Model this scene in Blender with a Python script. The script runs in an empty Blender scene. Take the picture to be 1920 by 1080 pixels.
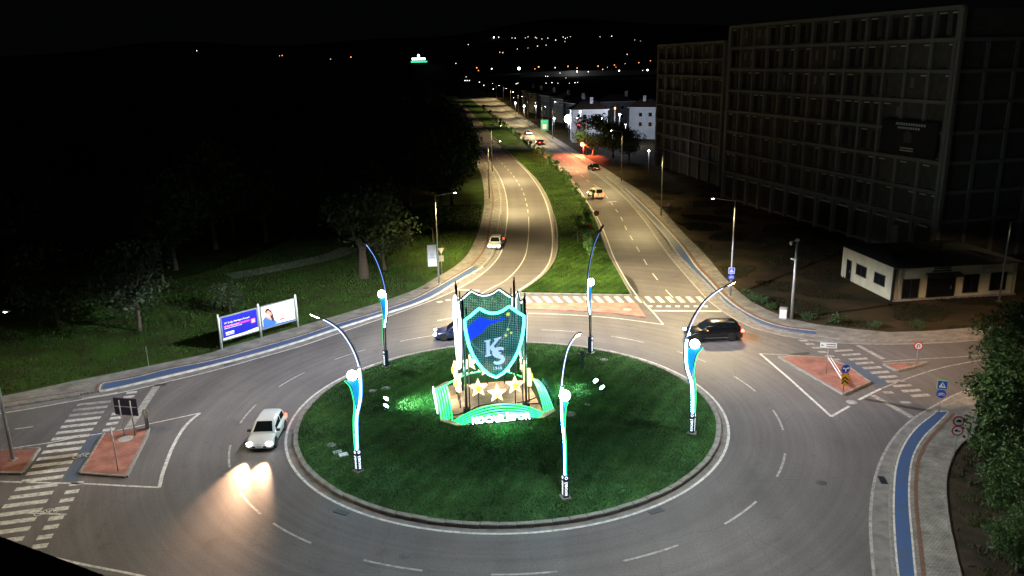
import bpy, bmesh, math, random
import numpy as np
from mathutils import Vector, Matrix
from mathutils.geometry import tessellate_polygon

R = math.radians
random.seed(7); rng = np.random.default_rng(11)
SC = bpy.context.scene
COL = SC.collection

# ------------------------------------------------------------------ camera
CAM_H, PITCH, ROLL, FOC = 24.0, R(15.604), R(-1.2195), 1522.0     # metres, radians, focal length in 1920-px units
cam_d = bpy.data.cameras.new('camera'); cam = bpy.data.objects.new('camera', cam_d); COL.objects.link(cam)
cam_d.sensor_width = 36.0; cam_d.lens = 36.0 * FOC / 1920.0
cam_d.clip_start = 0.5; cam_d.clip_end = 30000
cam.matrix_world = Matrix.Translation((0, 0, CAM_H)) @ Matrix.Rotation(math.pi/2 - PITCH, 4, 'X') @ Matrix.Rotation(ROLL, 4, 'Z')
SC.camera = cam
# ------------------------------------------------------------------ night sky, added faint fill sun, exposure
world = bpy.data.worlds.new('World'); SC.world = world; world.use_nodes = True
wn = world.node_tree
for n in list(wn.nodes): wn.nodes.remove(n)
w_out = wn.nodes.new('ShaderNodeOutputWorld'); w_bg = wn.nodes.new('ShaderNodeBackground'); w_sky = wn.nodes.new('ShaderNodeTexSky')
w_sky.sky_type = 'NISHITA'; w_sky.sun_disc = False; w_sky.sun_elevation = R(-4.0); w_sky.sun_rotation = R(200); w_sky.altitude = 50
w_bg.inputs['Strength'].default_value = 0.06
wn.links.new(w_sky.outputs[0], w_bg.inputs['Color']); w_glow = wn.nodes.new('ShaderNodeBackground'); w_glow.inputs['Color'].default_value = (0.85, 0.92, 1.0, 1); w_glow.inputs['Strength'].default_value = 0.0011   # even night-sky glow
w_add = wn.nodes.new('ShaderNodeAddShader'); wn.links.new(w_bg.outputs[0], w_add.inputs[0]); wn.links.new(w_glow.outputs[0], w_add.inputs[1]); wn.links.new(w_add.outputs[0], w_out.inputs[0])
sun_d = bpy.data.lights.new('fill_sun', 'SUN'); sun = bpy.data.objects.new('fill_sun', sun_d); COL.objects.link(sun)
sun_d.energy = 0.004; sun_d.angle = R(20); sun_d.color = (0.85, 0.9, 1.0)  # faint sun added to keep the dark facades visible
sun.rotation_euler = (R(48), 0, R(-28))
SC.view_settings.view_transform = 'Standard'; SC.view_settings.look = 'None'
SC.view_settings.exposure = 0.12; SC.view_settings.gamma = 1.0
try: SC.view_settings.use_curve_mapping = False
except Exception: pass
SC.render.engine = 'CYCLES'
SC.cycles.use_denoising = True
try: SC.cycles.denoiser = 'OPENIMAGEDENOISE'
except Exception: pass
SC.cycles.max_bounces = 5; SC.cycles.diffuse_bounces = 2; SC.cycles.glossy_bounces = 2; SC.cycles.transmission_bounces = 3
SC.cycles.transparent_max_bounces = 12; SC.cycles.sample_clamp_indirect = 2.0; SC.cycles.caustics_reflective = False; SC.cycles.caustics_refractive = False

_c, _s = math.cos(PITCH), math.sin(PITCH); _cr, _sr = math.cos(ROLL), math.sin(ROLL)
_R0, _U0, _F = Vector((1, 0, 0)), Vector((0, _s, _c)), Vector((0, _c, -_s))
_RR = _R0*_cr + _U0*_sr; _UU = _R0*(-_sr) + _U0*_cr
def G(x, y, z=0.0):                       # survey: where a sight line through the photograph meets level z
    d = _RR*((x-960)/FOC) - _UU*((y-540)/FOC) + _F
    t = (z - CAM_H)/d.z
    return Vector((d.x*t, d.y*t, z))
def H(b, ty):                             # height of an upright whose foot is at pixel b and whose top is at row ty
    g = G(*b); lo, hi = 0.0, 80.0
    for _ in range(40):
        m = (lo+hi)/2; v = Vector((g.x, g.y, m-CAM_H)); y = 540 - FOC*(v @ _UU)/(v @ _F)
        if y > ty: lo = m
        else: hi = m
    return m

# ------------------------------------------------------------------ object helpers
def tag(o, label=None, cat=None, group=None, kind=None):
    if label: o['label'] = label
    if cat: o['category'] = cat
    if group: o['group'] = group
    if kind: o['kind'] = kind
    return o
def link(o, parent=None):
    COL.objects.link(o)
    if parent is not None: o.parent = parent
    return o
def thing(name, label, cat, loc=(0, 0, 0), rz=0.0, group=None):
    o = bpy.data.objects.new(name, None); COL.objects.link(o); o.empty_display_size = 0.2
    o.location = loc; o.rotation_euler = (0, 0, rz)
    return tag(o, label, cat, group)
def copy_tree(o, parent=None):
    c = o.copy(); COL.objects.link(c); c.parent = parent
    for ch in list(o.children): copy_tree(ch, c)
    return c
def inst(name, me, parent=None, loc=(0, 0, 0), rot=(0, 0, 0), scale=(1, 1, 1)):
    o = bpy.data.objects.new(name, me); link(o, parent)
    o.location = loc; o.rotation_euler = rot; o.scale = scale
    return o

class MB:
    """collects faces; build() links them as one mesh object"""
    def __init__(s): s.v = []; s.f = []; s.m = []; s.sm = []
    def add(s, vs, fs, m=0, smooth=False):
        b = len(s.v); s.v += [tuple(v) for v in vs]
        for f in fs: s.f.append(tuple(i+b for i in f)); s.m.append(m); s.sm.append(smooth)
        return s
    def box(s, c, d, m=0, rz=0.0, M=None):
        x, y, z = d[0]/2, d[1]/2, d[2]/2
        vs = [Vector(p) for p in ((-x,-y,-z),(x,-y,-z),(x,y,-z),(-x,y,-z),(-x,-y,z),(x,-y,z),(x,y,z),(-x,y,z))]
        if rz: q = Matrix.Rotation(rz, 3, 'Z'); vs = [q @ v for v in vs]
        if M is not None: vs = [M @ v for v in vs]
        vs = [v+Vector(c) for v in vs]
        return s.add(vs, ((0,3,2,1),(4,5,6,7),(0,1,5,4),(1,2,6,5),(2,3,7,6),(3,0,4,7)), m)
    def bbox(s, c, d, b, m=0, rz=0.0):            # box with chamfered upright and top edges
        x, y, z = d[0]/2, d[1]/2, d[2]/2
        def ring(ix, zz): return [(-x+ix,-y+ix,zz),(x-ix,-y+ix,zz),(x-ix,y-ix,zz),(-x+ix,y-ix,zz)]
        vs = [Vector(p) for p in ring(0,-z)+ring(0,z-b)+ring(b,z)]
        if rz: q = Matrix.Rotation(rz, 3, 'Z'); vs = [q @ v for v in vs]
        vs = [v+Vector(c) for v in vs]
        fs = [(8,9,10,11),(3,2,1,0)]
        for k in (0, 4):
            for i in range(4): j = (i+1) % 4; fs.append((k+i, k+j, k+4+j, k+4+i))
        return s.add(vs, fs, m)
    def prism(s, poly, z0, z1, m=0, M=None, top=True, bottom=True, side_m=None):
        poly = [(p[0], p[1]) for p in poly]
        ar = sum(poly[i-1][0]*poly[i][1]-poly[i][0]*poly[i-1][1] for i in range(len(poly)))
        if ar < 0: poly = poly[::-1]
        n = len(poly); vs = [Vector((p[0], p[1], z0)) for p in poly]+[Vector((p[0], p[1], z1)) for p in poly]
        tr = tessellate_polygon([[Vector((p[0], p[1], 0)) for p in poly]])
        fs = []
        for t in tr:
            a, b, c = (Vector(poly[i]+(0,)) for i in t)
            if (b-a).cross(c-a).z < 0: t = t[::-1]
            if top: fs.append(tuple(i+n for i in t))
            if bottom: fs.append(tuple(t[::-1]))
        if M is not None: vs = [M @ v for v in vs]
        s.add(vs, fs, m)
        b = len(s.v)-2*n
        for i in range(n):
            j = (i+1) % n; s.f.append((b+i, b+j, b+n+j, b+n+i)); s.m.append(m if side_m is None else side_m); s.sm.append(False)
        return s
    def tube(s, pts, rad, n=8, m=0, closed=False, cap=True, sy=1.0):
        pts = [Vector(p) for p in pts]; k = len(pts)
        rads = rad if isinstance(rad, (list, tuple)) else [rad]*k
        vs = []; up = None
        for i in range(k):
            a = pts[i-1] if (i > 0 or closed) else pts[i]; b = pts[(i+1) % k] if (i < k-1 or closed) else pts[i]
            t = (b-a).normalized()
            if up is None:
                up = Vector((0,0,1)) if abs(t.z) < 0.9 else Vector((0,1,0))
            u = (up - t*up.dot(t)).normalized(); w = t.cross(u); up = u
            for q in range(n):
                an = 2*math.pi*q/n; vs.append(pts[i]+(u*math.cos(an)+w*math.sin(an)*sy)*rads[i])
        fs = []
        for i in range(k if closed else k-1):
            j = (i+1) % k
            for q in range(n): r = (q+1) % n; fs.append((i*n+q, i*n+r, j*n+r, j*n+q))
        s.add(vs, fs, m, n > 5)
        if cap and not closed:
            b = len(s.v)-k*n
            s.f.append(tuple(b+q for q in range(n))[::-1]); s.m.append(m); s.sm.append(False)
            s.f.append(tuple(b+(k-1)*n+q for q in range(n))); s.m.append(m); s.sm.append(False)
        return s
    def lathe(s, prof, n=16, m=0, c=(0,0,0), M=None, smooth=True):   # prof = [(r, z)]
        vs = []; k = len(prof)
        for r, z in prof:
            for q in range(n): a = 2*math.pi*q/n; vs.append(Vector((r*math.cos(a), r*math.sin(a), z)))
        if M is not None: vs = [M @ v for v in vs]
        vs = [v+Vector(c) for v in vs]; fs = []
        for i in range(k-1):
            for q in range(n): r = (q+1) % n; fs.append((i*n+q, i*n+r, (i+1)*n+r, (i+1)*n+q))
        s.add(vs, fs, m, smooth); b = len(s.v)-k*n
        s.f.append(tuple(b+q for q in range(n))[::-1]); s.m.append(m); s.sm.append(False)
        s.f.append(tuple(b+(k-1)*n+q for q in range(n))); s.m.append(m); s.sm.append(False)
        return s
    def ball(s, c, r, n=12, m=0, sz=1.0):
        k = max(5, n//2)
        return s.lathe([(max(1e-4, r*math.sin(math.pi*i/k)), -r*sz*math.cos(math.pi*i/k)) for i in range(k+1)], n, m, c)
    def mesh(s, name, mats):
        me = bpy.data.meshes.new(name); me.from_pydata(s.v, [], s.f)
        mats = mats if isinstance(mats, (list, tuple)) else [mats]
        for q in mats: me.materials.append(q)
        me.polygons.foreach_set('material_index', s.m); me.polygons.foreach_set('use_smooth', s.sm)
        me.update(); return me
    def build(s, name, mats, parent=None, loc=(0,0,0), rot=(0,0,0)):
        return inst(name, s.mesh(name, mats), parent, loc, rot)

def cat_rom(pts, n=None, step=None):
    P = [Vector(p) for p in pts]; out = []
    if len(P) < 3: seg = 12
    P2 = [P[0]*2-P[1]]+P+[P[-1]*2-P[-2]]
    for i in range(1, len(P2)-2):
        a, b, c, d = P2[i-1:i+3]
        t0 = 0; t1 = t0+max(1e-6, (b-a).length)**.5; t2 = t1+max(1e-6, (c-b).length)**.5; t3 = t2+max(1e-6, (d-c).length)**.5
        for k in range(16):
            t = t1+(t2-t1)*k/16
            A1 = a*((t1-t)/(t1-t0))+b*((t-t0)/(t1-t0)); A2 = b*((t2-t)/(t2-t1))+c*((t-t1)/(t2-t1)); A3 = c*((t3-t)/(t3-t2))+d*((t-t2)/(t3-t2))
            B1 = A1*((t2-t)/(t2-t0))+A2*((t-t0)/(t2-t0)); B2 = A2*((t3-t)/(t3-t1))+A3*((t-t1)/(t3-t1))
            out.append(B1*((t2-t)/(t2-t1))+B2*((t-t1)/(t2-t1)))
    out.append(P[-1])
    return resample(out, n, step) if (n or step) else out
def resample(pts, n=None, step=None):
    L = [0.0]
    for a, b in zip(pts, pts[1:]): L.append(L[-1]+(b-a).length)
    if n is None: n = max(2, int(L[-1]/step)+1)
    out = []; j = 0
    for i in range(n):
        t = L[-1]*i/(n-1)
        while j < len(L)-2 and L[j+1] < t: j += 1
        u = (t-L[j])/max(1e-9, L[j+1]-L[j]); out.append(pts[j].lerp(pts[j+1], min(1, u)))
    return out
def curve_px(px, **k): return cat_rom([G(*p) for p in px], **(k or dict(n=160)))
def offset(pts, d):
    out = []
    for i, p in enumerate(pts):
        t = (pts[min(i+1, len(pts)-1)]-pts[max(i-1, 0)]); t.z = 0; t.normalize()
        out.append(p+Vector((-t.y, t.x, 0))*d)
    return out
def ribbon(name, A, B, z, mt, parent=None, thick=None):
    """sheet (or slab when thick) between two polylines"""
    mb = MB(); n = len(A)
    if thick is None:
        vs = [(p.x, p.y, z) for p in A]+[(p.x, p.y, z) for p in B]
        mb.add(vs, [(i, i+1, n+i+1, n+i) for i in range(n-1)])
    else:
        vs = []
        for zz in (z, z-thick): vs += [(p.x, p.y, zz) for p in A]+[(p.x, p.y, zz) for p in B]
        fs = [(i, i+1, n+i+1, n+i) for i in range(n-1)]
        fs += [(2*n+i+1, 2*n+i, i, i+1)[::1] for i in range(n-1)]+[(n+i, n+i+1, 3*n+i+1, 3*n+i) for i in range(n-1)]
        fs += [(0, n, 3*n, 2*n), (n-1, 2*n-1, 4*n-1, 3*n-1)]
        mb.add(vs, fs)
    me = mb.mesh(name, mt)
    bm = bmesh.new(); bm.from_mesh(me); bmesh.ops.recalc_face_normals(bm, faces=bm.faces)
    up = sum(f.normal.z*f.calc_area() for f in bm.faces)
    if thick is None and up < 0: bmesh.ops.reverse_faces(bm, faces=bm.faces)
    bm.to_mesh(me); bm.free()
    return inst(name, me, parent)
def sheet(name, poly, z, mt, parent=None, thick=None):
    mb = MB().prism([(p[0], p[1]) for p in poly], z-(thick or 0.02), z, bottom=False)
    return mb.build(name, mt, parent)
def text_mesh(txt, size, depth, mt, align='CENTER', shear=0.0, bold=0.0):
    cu = bpy.data.curves.new('lettering', 'FONT'); cu.body = txt; cu.size = size; cu.extrude = depth; cu.align_x = align; cu.align_y = 'CENTER'
    cu.shear = shear; cu.offset = bold; cu.resolution_u = 2
    o = bpy.data.objects.new('lettering', cu); COL.objects.link(o)
    dg = bpy.context.evaluated_depsgraph_get(); dg.update()
    me = bpy.data.meshes.new_from_object(o.evaluated_get(dg)); me.name = 'lettering'
    bpy.data.objects.remove(o); bpy.data.curves.remove(cu)
    me.materials.clear(); me.materials.append(mt)
    return me

# ------------------------------------------------------------------ materials
MATS = {}
def mat(name, c1, c2=None, rough=0.8, scale=6.0, bump=0.0, bscale=None, metal=0.0, emit=None, estr=0.0, coat=0.0, detail=6, contrast=(0.35, 0.65), spec=0.5, alpha=1.0, trans=0.0):
    m = bpy.data.materials.new(name); m.use_nodes = True; nt = m.node_tree; b = nt.nodes['Principled BSDF']
    b.inputs['Roughness'].default_value = rough; b.inputs['Metallic'].default_value = metal
    b.inputs['Coat Weight'].default_value = coat; b.inputs['Specular IOR Level'].default_value = spec
    b.inputs['Alpha'].default_value = alpha; b.inputs['Transmission Weight'].default_value = trans
    c2 = c2 or tuple(x*0.8 for x in c1)
    tc = nt.nodes.new('ShaderNodeTexCoord'); nz = nt.nodes.new('ShaderNodeTexNoise'); nz.inputs['Scale'].default_value = scale; nz.inputs['Detail'].default_value = detail
    nt.links.new(tc.outputs['Object'], nz.inputs['Vector'])
    cr = nt.nodes.new('ShaderNodeValToRGB'); cr.color_ramp.elements[0].position, cr.color_ramp.elements[1].position = contrast
    cr.color_ramp.elements[0].color = (*c2, 1); cr.color_ramp.elements[1].color = (*c1, 1)
    nt.links.new(nz.outputs['Fac'], cr.inputs['Fac']); nt.links.new(cr.outputs[0], b.inputs['Base Color'])
    if bump:
        n2 = nt.nodes.new('ShaderNodeTexNoise'); n2.inputs['Scale'].default_value = bscale or scale*6; n2.inputs['Detail'].default_value = 4
        nt.links.new(tc.outputs['Object'], n2.inputs['Vector'])
        bp = nt.nodes.new('ShaderNodeBump'); bp.inputs['Strength'].default_value = bump; bp.inputs['Distance'].default_value = 0.05
        nt.links.new(n2.outputs['Fac'], bp.inputs['Height']); nt.links.new(bp.outputs[0], b.inputs['Normal'])
    if emit: b.inputs['Emission Color'].default_value = (*emit, 1); b.inputs['Emission Strength'].default_value = estr
    MATS[name] = m; m['cr'] = cr.name
    return m
def nodes(m): return m.node_tree.nodes, m.node_tree.links, m.node_tree.nodes['Principled BSDF']
def glow(name, col, strength):
    base = tuple(min(0.9, .3+.5*x) for x in col) if strength >= 3 else tuple(.85*x for x in col)
    m = mat(name, base, rough=0.5, emit=col, estr=strength, spec=.25); return m

def pavers(name, c1, c2, mortar, sx, sy, rough=0.85, bump=0.4, rot=0.0):
    m = mat(name, c1, c2, rough=rough); N, L, b = nodes(m)
    tc = N.new('ShaderNodeTexCoord'); mp = N.new('ShaderNodeMapping'); mp.inputs['Rotation'].default_value = (0, 0, rot); br = N.new('ShaderNodeTexBrick')
    L.new(tc.outputs['Object'], mp.inputs['Vector']); L.new(mp.outputs[0], br.inputs['Vector'])
    br.inputs['Color1'].default_value = (*c1, 1); br.inputs['Color2'].default_value = (*c2, 1); br.inputs['Mortar'].default_value = (*mortar, 1)
    br.inputs['Scale'].default_value = 1.0; br.inputs['Brick Width'].default_value = sx; br.inputs['Row Height'].default_value = sy; br.inputs['Mortar Size'].default_value = 0.012
    nz = N.new('ShaderNodeTexNoise'); nz.inputs['Scale'].default_value = 0.9; nz.inputs['Detail'].default_value = 8; L.new(tc.outputs['Object'], nz.inputs['Vector'])
    mr = N.new('ShaderNodeMapRange'); mr.inputs['From Min'].default_value = 0.3; mr.inputs['From Max'].default_value = 0.7; mr.inputs['To Min'].default_value = 0.55; mr.inputs['To Max'].default_value = 1.2
    L.new(nz.outputs['Fac'], mr.inputs['Value'])
    mx = N.new('ShaderNodeMixRGB'); mx.blend_type = 'MULTIPLY'; mx.inputs['Fac'].default_value = 1.0
    L.new(br.outputs['Color'], mx.inputs['Color1']); L.new(mr.outputs[0], mx.inputs['Color2']); L.new(mx.outputs[0], b.inputs['Base Color'])
    bp = N.new('ShaderNodeBump'); bp.inputs['Strength'].default_value = bump; bp.inputs['Distance'].default_value = 0.01; bp.invert = True
    L.new(br.outputs['Fac'], bp.inputs['Height']); L.new(bp.outputs[0], b.inputs['Normal'])
    return m
def worn_paint(name, col, under, wear=0.5, scale=2.2):
    m = mat(name, col, rough=0.7); N, L, b = nodes(m)
    tc = N.new('ShaderNodeTexCoord'); nz = N.new('ShaderNodeTexNoise'); nz.inputs['Scale'].default_value = scale; nz.inputs['Detail'].default_value = 12; nz.inputs['Roughness'].default_value = 0.72
    L.new(tc.outputs['Object'], nz.inputs['Vector'])
    cr = N.new('ShaderNodeValToRGB'); cr.color_ramp.elements[0].position = wear-0.12; cr.color_ramp.elements[1].position = wear+0.1
    cr.color_ramp.elements[0].color = (*under, 1); cr.color_ramp.elements[1].color = (*col, 1)
    L.new(nz.outputs['Fac'], cr.inputs['Fac']); L.new(cr.outputs[0], b.inputs['Base Color'])
    return m
RING = Vector((-0.526, 52.924, 0.0)); R_LINE = 15.16

def asphalt_material():
    m = mat('asphalt', (0.062, 0.060, 0.059), rough=0.72, spec=0.25); N, L, b = nodes(m)
    tc = N.new('ShaderNodeTexCoord')
    fine = N.new('ShaderNodeTexNoise'); fine.inputs['Scale'].default_value = 9.0; fine.inputs['Detail'].default_value = 10; fine.inputs['Roughness'].default_value = 0.8
    big = N.new('ShaderNodeTexNoise'); big.inputs['Scale'].default_value = 0.12; big.inputs['Detail'].default_value = 5
    L.new(tc.outputs['Object'], fine.inputs['Vector']); L.new(tc.outputs['Object'], big.inputs['Vector'])
    # tyre-polished bands that circle the roundabout: noise over (radius, angle)
    sub = N.new('ShaderNodeVectorMath'); sub.operation = 'SUBTRACT'; sub.inputs[1].default_value = RING; L.new(tc.outputs['Object'], sub.inputs[0])
    sp = N.new('ShaderNodeSeparateXYZ'); L.new(sub.outputs[0], sp.inputs[0])
    ln = N.new('ShaderNodeVectorMath'); ln.operation = 'LENGTH'; L.new(sub.outputs[0], ln.inputs[0])
    at = N.new('ShaderNodeMath'); at.operation = 'ARCTAN2'; L.new(sp.outputs[1], at.inputs[0]); L.new(sp.outputs[0], at.inputs[1])
    rs = N.new('ShaderNodeMath'); rs.operation = 'MULTIPLY'; rs.inputs[1].default_value = 2.1; L.new(ln.outputs['Value'], rs.inputs[0])
    as_ = N.new('ShaderNodeMath'); as_.operation = 'MULTIPLY'; as_.inputs[1].default_value = 0.5; L.new(at.outputs[0], as_.inputs[0])
    cb = N.new('ShaderNodeCombineXYZ'); L.new(rs.outputs[0], cb.inputs[0]); L.new(as_.outputs[0], cb.inputs[1])
    trk = N.new('ShaderNodeTexNoise'); trk.inputs['Scale'].default_value = 1.0; trk.inputs['Detail'].default_value = 4; L.new(cb.outputs[0], trk.inputs['Vector'])
    def rng_(src, a, bb, lo, hi):
        q = N.new('ShaderNodeMapRange'); q.inputs['From Min'].default_value = a; q.inputs['From Max'].default_value = bb
        q.inputs['To Min'].default_value = lo; q.inputs['To Max'].default_value = hi; L.new(src, q.inputs['Value']); return q.outputs[0]
    def mul(a, bb):
        q = N.new('ShaderNodeMath'); q.operation = 'MULTIPLY'; L.new(a, q.inputs[0]); L.new(bb, q.inputs[1]); return q.outputs[0]
    f = mul(mul(rng_(fine.outputs['Fac'], .3, .7, .66, 1.36), rng_(big.outputs['Fac'], .3, .7, .8, 1.2)), rng_(trk.outputs['Fac'], .35, .65, .86, 1.07))
    # straight lane wear on the approach roads: stretched noise
    mp = N.new('ShaderNodeMapping'); mp.inputs['Scale'].default_value = (0.55, 0.02, 1); L.new(tc.outputs['Object'], mp.inputs['Vector'])
    lane = N.new('ShaderNodeTexNoise'); lane.inputs['Scale'].default_value = 1.0; lane.inputs['Detail'].default_value = 3; L.new(mp.outputs[0], lane.inputs['Vector'])
    f = mul(f, rng_(lane.outputs['Fac'], .35, .65, .92, 1.07))
    wob = N.new('ShaderNodeTexNoise'); wob.inputs['Scale'].default_value = .8; wob.inputs['Detail'].default_value = 5; L.new(tc.outputs['Object'], wob.inputs['Vector'])
    av = N.new('ShaderNodeVectorMath'); av.operation = 'ADD'; L.new(tc.outputs['Object'], av.inputs[0]); L.new(wob.outputs['Color'], av.inputs[1])
    vo = N.new('ShaderNodeTexVoronoi'); vo.feature = 'DISTANCE_TO_EDGE'; vo.inputs['Scale'].default_value = 0.16; L.new(av.outputs[0], vo.inputs['Vector'])
    crack = rng_(vo.outputs['Distance'], 0.0, .006, .80, 1.0); f = mul(f, crack)
    sp_ = N.new('ShaderNodeTexNoise'); sp_.inputs['Scale'].default_value = .55; sp_.inputs['Detail'].default_value = 8; sp_.inputs['Roughness'].default_value = .7; L.new(av.outputs[0], sp_.inputs['Vector'])
    f = mul(f, rng_(sp_.outputs['Fac'], .60, .72, 1.0, .72)); f = mul(f, rng_(sp_.outputs['Fac'], .26, .36, 1.22, 1.0))
    mx = N.new('ShaderNodeMixRGB'); mx.blend_type = 'MULTIPLY'; mx.inputs['Fac'].default_value = 1; mx.inputs['Color1'].default_value = (0.112, 0.101, 0.096, 1)
    L.new(f, mx.inputs['Color2']); L.new(mx.outputs[0], b.inputs['Base Color'])
    bp = N.new('ShaderNodeBump'); bp.inputs['Strength'].default_value = 0.25; bp.inputs['Distance'].default_value = 0.01
    L.new(fine.outputs['Fac'], bp.inputs['Height']); L.new(bp.outputs[0], b.inputs['Normal'])
    return m
M_ASPH = asphalt_material()
M_PAINT = worn_paint('white_road_paint', (0.56, 0.54, 0.48), (0.17, 0.16, 0.155), 0.45, 3.6)
M_PAINTW = worn_paint('worn_road_paint', (0.36, 0.34, 0.30), (0.125, 0.12, 0.115), 0.48, 2.6)
M_BLUE = worn_paint('blue_cycle_paint', (0.030, 0.080, 0.205), (0.060, 0.072, 0.100), 0.47, 2.8)
M_BLUEW = worn_paint('faded_blue_paint', (0.045, 0.078, 0.13), (0.07, 0.075, 0.085), 0.5, 1.5)
M_PAVE = pavers('grey_pavers', (0.30, 0.275, 0.235), (0.21, 0.20, 0.175), (0.08, 0.075, 0.07), 0.22, 0.11)
M_PINK = pavers('red_pavers', (0.36, 0.125, 0.08), (0.27, 0.10, 0.07), (0.13, 0.07, 0.055), 0.2, 0.1)
M_PINK2 = pavers('pink_paint_pavers', (0.40, 0.155, 0.12), (0.33, 0.135, 0.11), (0.2, 0.12, 0.1), 0.4, 0.2, rot=.3)
M_BROWN = mat('brown_tactile_strip', (0.16, 0.075, 0.045), (0.10, 0.055, 0.035), scale=5)
M_KERB = mat('kerb_concrete', (0.27, 0.25, 0.215), (0.14, 0.13, 0.115), rough=0.9, scale=2.5, bump=0.3, contrast=(.3, .7))
M_CONC = mat('concrete', (0.30, 0.29, 0.27), (0.20, 0.19, 0.18), rough=0.9, scale=1.2, bump=0.2)
M_GUT = mat('gutter_concrete', (0.20, 0.18, 0.165), (0.12, 0.112, 0.104), rough=0.9, scale=1.4, bump=0.2)
M_GRASS = mat('lawn', (0.050, 0.115, 0.032), (0.022, 0.058, 0.018), rough=0.95, scale=1.6, bump=0.6, bscale=40, contrast=(.3, .7), spec=.1)
M_BLADE = mat('grass_blade', (0.085, 0.185, 0.046), (0.030, 0.080, 0.026), rough=0.8, scale=0.33, contrast=(.3, .7), spec=.1)
M_VERGE = mat('rough_verge', (0.034, 0.074, 0.013), (0.034, 0.042, 0.014), rough=1, scale=0.35, bump=0.8, bscale=9, contrast=(.4, .6), spec=.05)
M_DIRT = mat('bare_dirt', (0.066, 0.044, 0.023), (0.024, 0.024, 0.014), rough=1, scale=0.25, bump=0.8, bscale=5, contrast=(.35, .65), spec=.05)
M_BANK = mat('dark_bank_soil', (0.050, 0.038, 0.026), (0.022, 0.020, 0.014), rough=1, scale=.9, bump=1.0, bscale=7, contrast=(.35, .65), spec=.05)
M_GROUND = mat('dark_fields', (0.03, 0.035, 0.02), (0.02, 0.022, 0.014), rough=1, scale=0.02, spec=.05)
M_STEEL = mat('galvanised_steel', (0.42, 0.42, 0.41), (0.33, 0.33, 0.32), rough=0.45, metal=0.6, scale=4)
M_DARK = mat('dark_metal', (0.02, 0.022, 0.028), (0.012, 0.013, 0.016), rough=0.45, scale=5)
M_WHITE = mat('white_paint', (0.72, 0.72, 0.70), (0.6, 0.6, 0.58), rough=0.55, scale=3)
M_GREYP = mat('grey_paint', (0.33, 0.33, 0.32), (0.25, 0.25, 0.245), rough=0.6, scale=3)
M_BLACK = mat('black_rubber', (0.015, 0.015, 0.015), (0.01, 0.01, 0.01), rough=0.8)
M_RED = mat('sign_red', (0.55, 0.03, 0.025), (0.48, 0.025, 0.02), rough=0.5)
M_SBLUE = mat('sign_blue', (0.02, 0.05, 0.42), (0.02, 0.045, 0.36), rough=0.5)
M_SWHITE = mat('sign_white', (0.8, 0.8, 0.8), (0.74, 0.74, 0.74), rough=0.5)
M_SYEL = mat('sign_yellow', (0.75, 0.36, 0.02), (0.7, 0.33, 0.02), rough=0.5)
M_SGRN = mat('sign_fluorescent_border', (0.25, 0.75, 0.12), (0.22, 0.68, 0.1), rough=0.5)
M_PANE = mat('dark_glass', (0.010, 0.012, 0.014), (0.007, 0.008, 0.01), rough=0.08, spec=0.6)
M_BARK = mat('bark', (0.10, 0.075, 0.05), (0.05, 0.038, 0.028), rough=1, scale=6, bump=0.8, bscale=18)
def mown(m, width, amt=.22, rot=.5):      # faint mowing passes and thin patches in the turf
    N, L, b = nodes(m); src = b.inputs['Base Color'].links[0].from_socket
    tc = N.new('ShaderNodeTexCoord'); mp = N.new('ShaderNodeMapping'); mp.inputs['Rotation'].default_value = (0, 0, rot); L.new(tc.outputs['Object'], mp.inputs['Vector'])
    wv = N.new('ShaderNodeTexWave'); wv.inputs['Scale'].default_value = .314/width; wv.inputs['Distortion'].default_value = 2.0; wv.inputs['Detail'].default_value = 3; wv.inputs['Detail Scale'].default_value = .6; L.new(mp.outputs[0], wv.inputs['Vector'])
    nz = N.new('ShaderNodeTexNoise'); nz.inputs['Scale'].default_value = .22; nz.inputs['Detail'].default_value = 7; L.new(tc.outputs['Object'], nz.inputs['Vector'])
    m1 = N.new('ShaderNodeMapRange'); m1.inputs['To Min'].default_value = 1-amt; m1.inputs['To Max'].default_value = 1+amt; L.new(wv.outputs['Fac'], m1.inputs['Value'])
    m2 = N.new('ShaderNodeMapRange'); m2.inputs['From Min'].default_value = .35; m2.inputs['From Max'].default_value = .65; m2.inputs['To Min'].default_value = .65; m2.inputs['To Max'].default_value = 1.35; L.new(nz.outputs['Fac'], m2.inputs['Value'])
    mm = N.new('ShaderNodeMath'); mm.operation = 'MULTIPLY'; L.new(m1.outputs[0], mm.inputs[0]); L.new(m2.outputs[0], mm.inputs[1])
    mx = N.new('ShaderNodeMixRGB'); mx.blend_type = 'MULTIPLY'; mx.inputs['Fac'].default_value = 1; L.new(src, mx.inputs['Color1']); L.new(mm.outputs[0], mx.inputs['Color2']); L.new(mx.outputs[0], b.inputs['Base Color'])
mown(M_GRASS, 1.3, .12); mown(M_BLADE, 1.3, .12)
def leaf_mat(name, c1, c2):
    m = mat(name, c1, c2, rough=0.65, scale=0.9, spec=.2, contrast=(.3, .7)); N, L, b = nodes(m)
    return m
M_LEAF = leaf_mat('leaf_wood', (0.050, 0.085, 0.028), (0.022, 0.045, 0.016))
M_LEAF2 = leaf_mat('leaf_plane_tree', (0.050, 0.094, 0.018), (0.008, 0.022, 0.007))  # near-black noise tone paints in deep shade between leaf clumps
M_LEAF3 = leaf_mat('leaf_olive', (0.042, 0.058, 0.028), (0.020, 0.030, 0.014))
M_LAMP = glow('lamp_glass_warm', (1.0, 0.86, 0.6), 60)
M_LAMPC = glow('lamp_glass_cool', (0.9, 0.95, 1.0), 40)
# ================================================================== THE SETTING
def struct(o, label): return tag(o, label, kind='structure')
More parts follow.
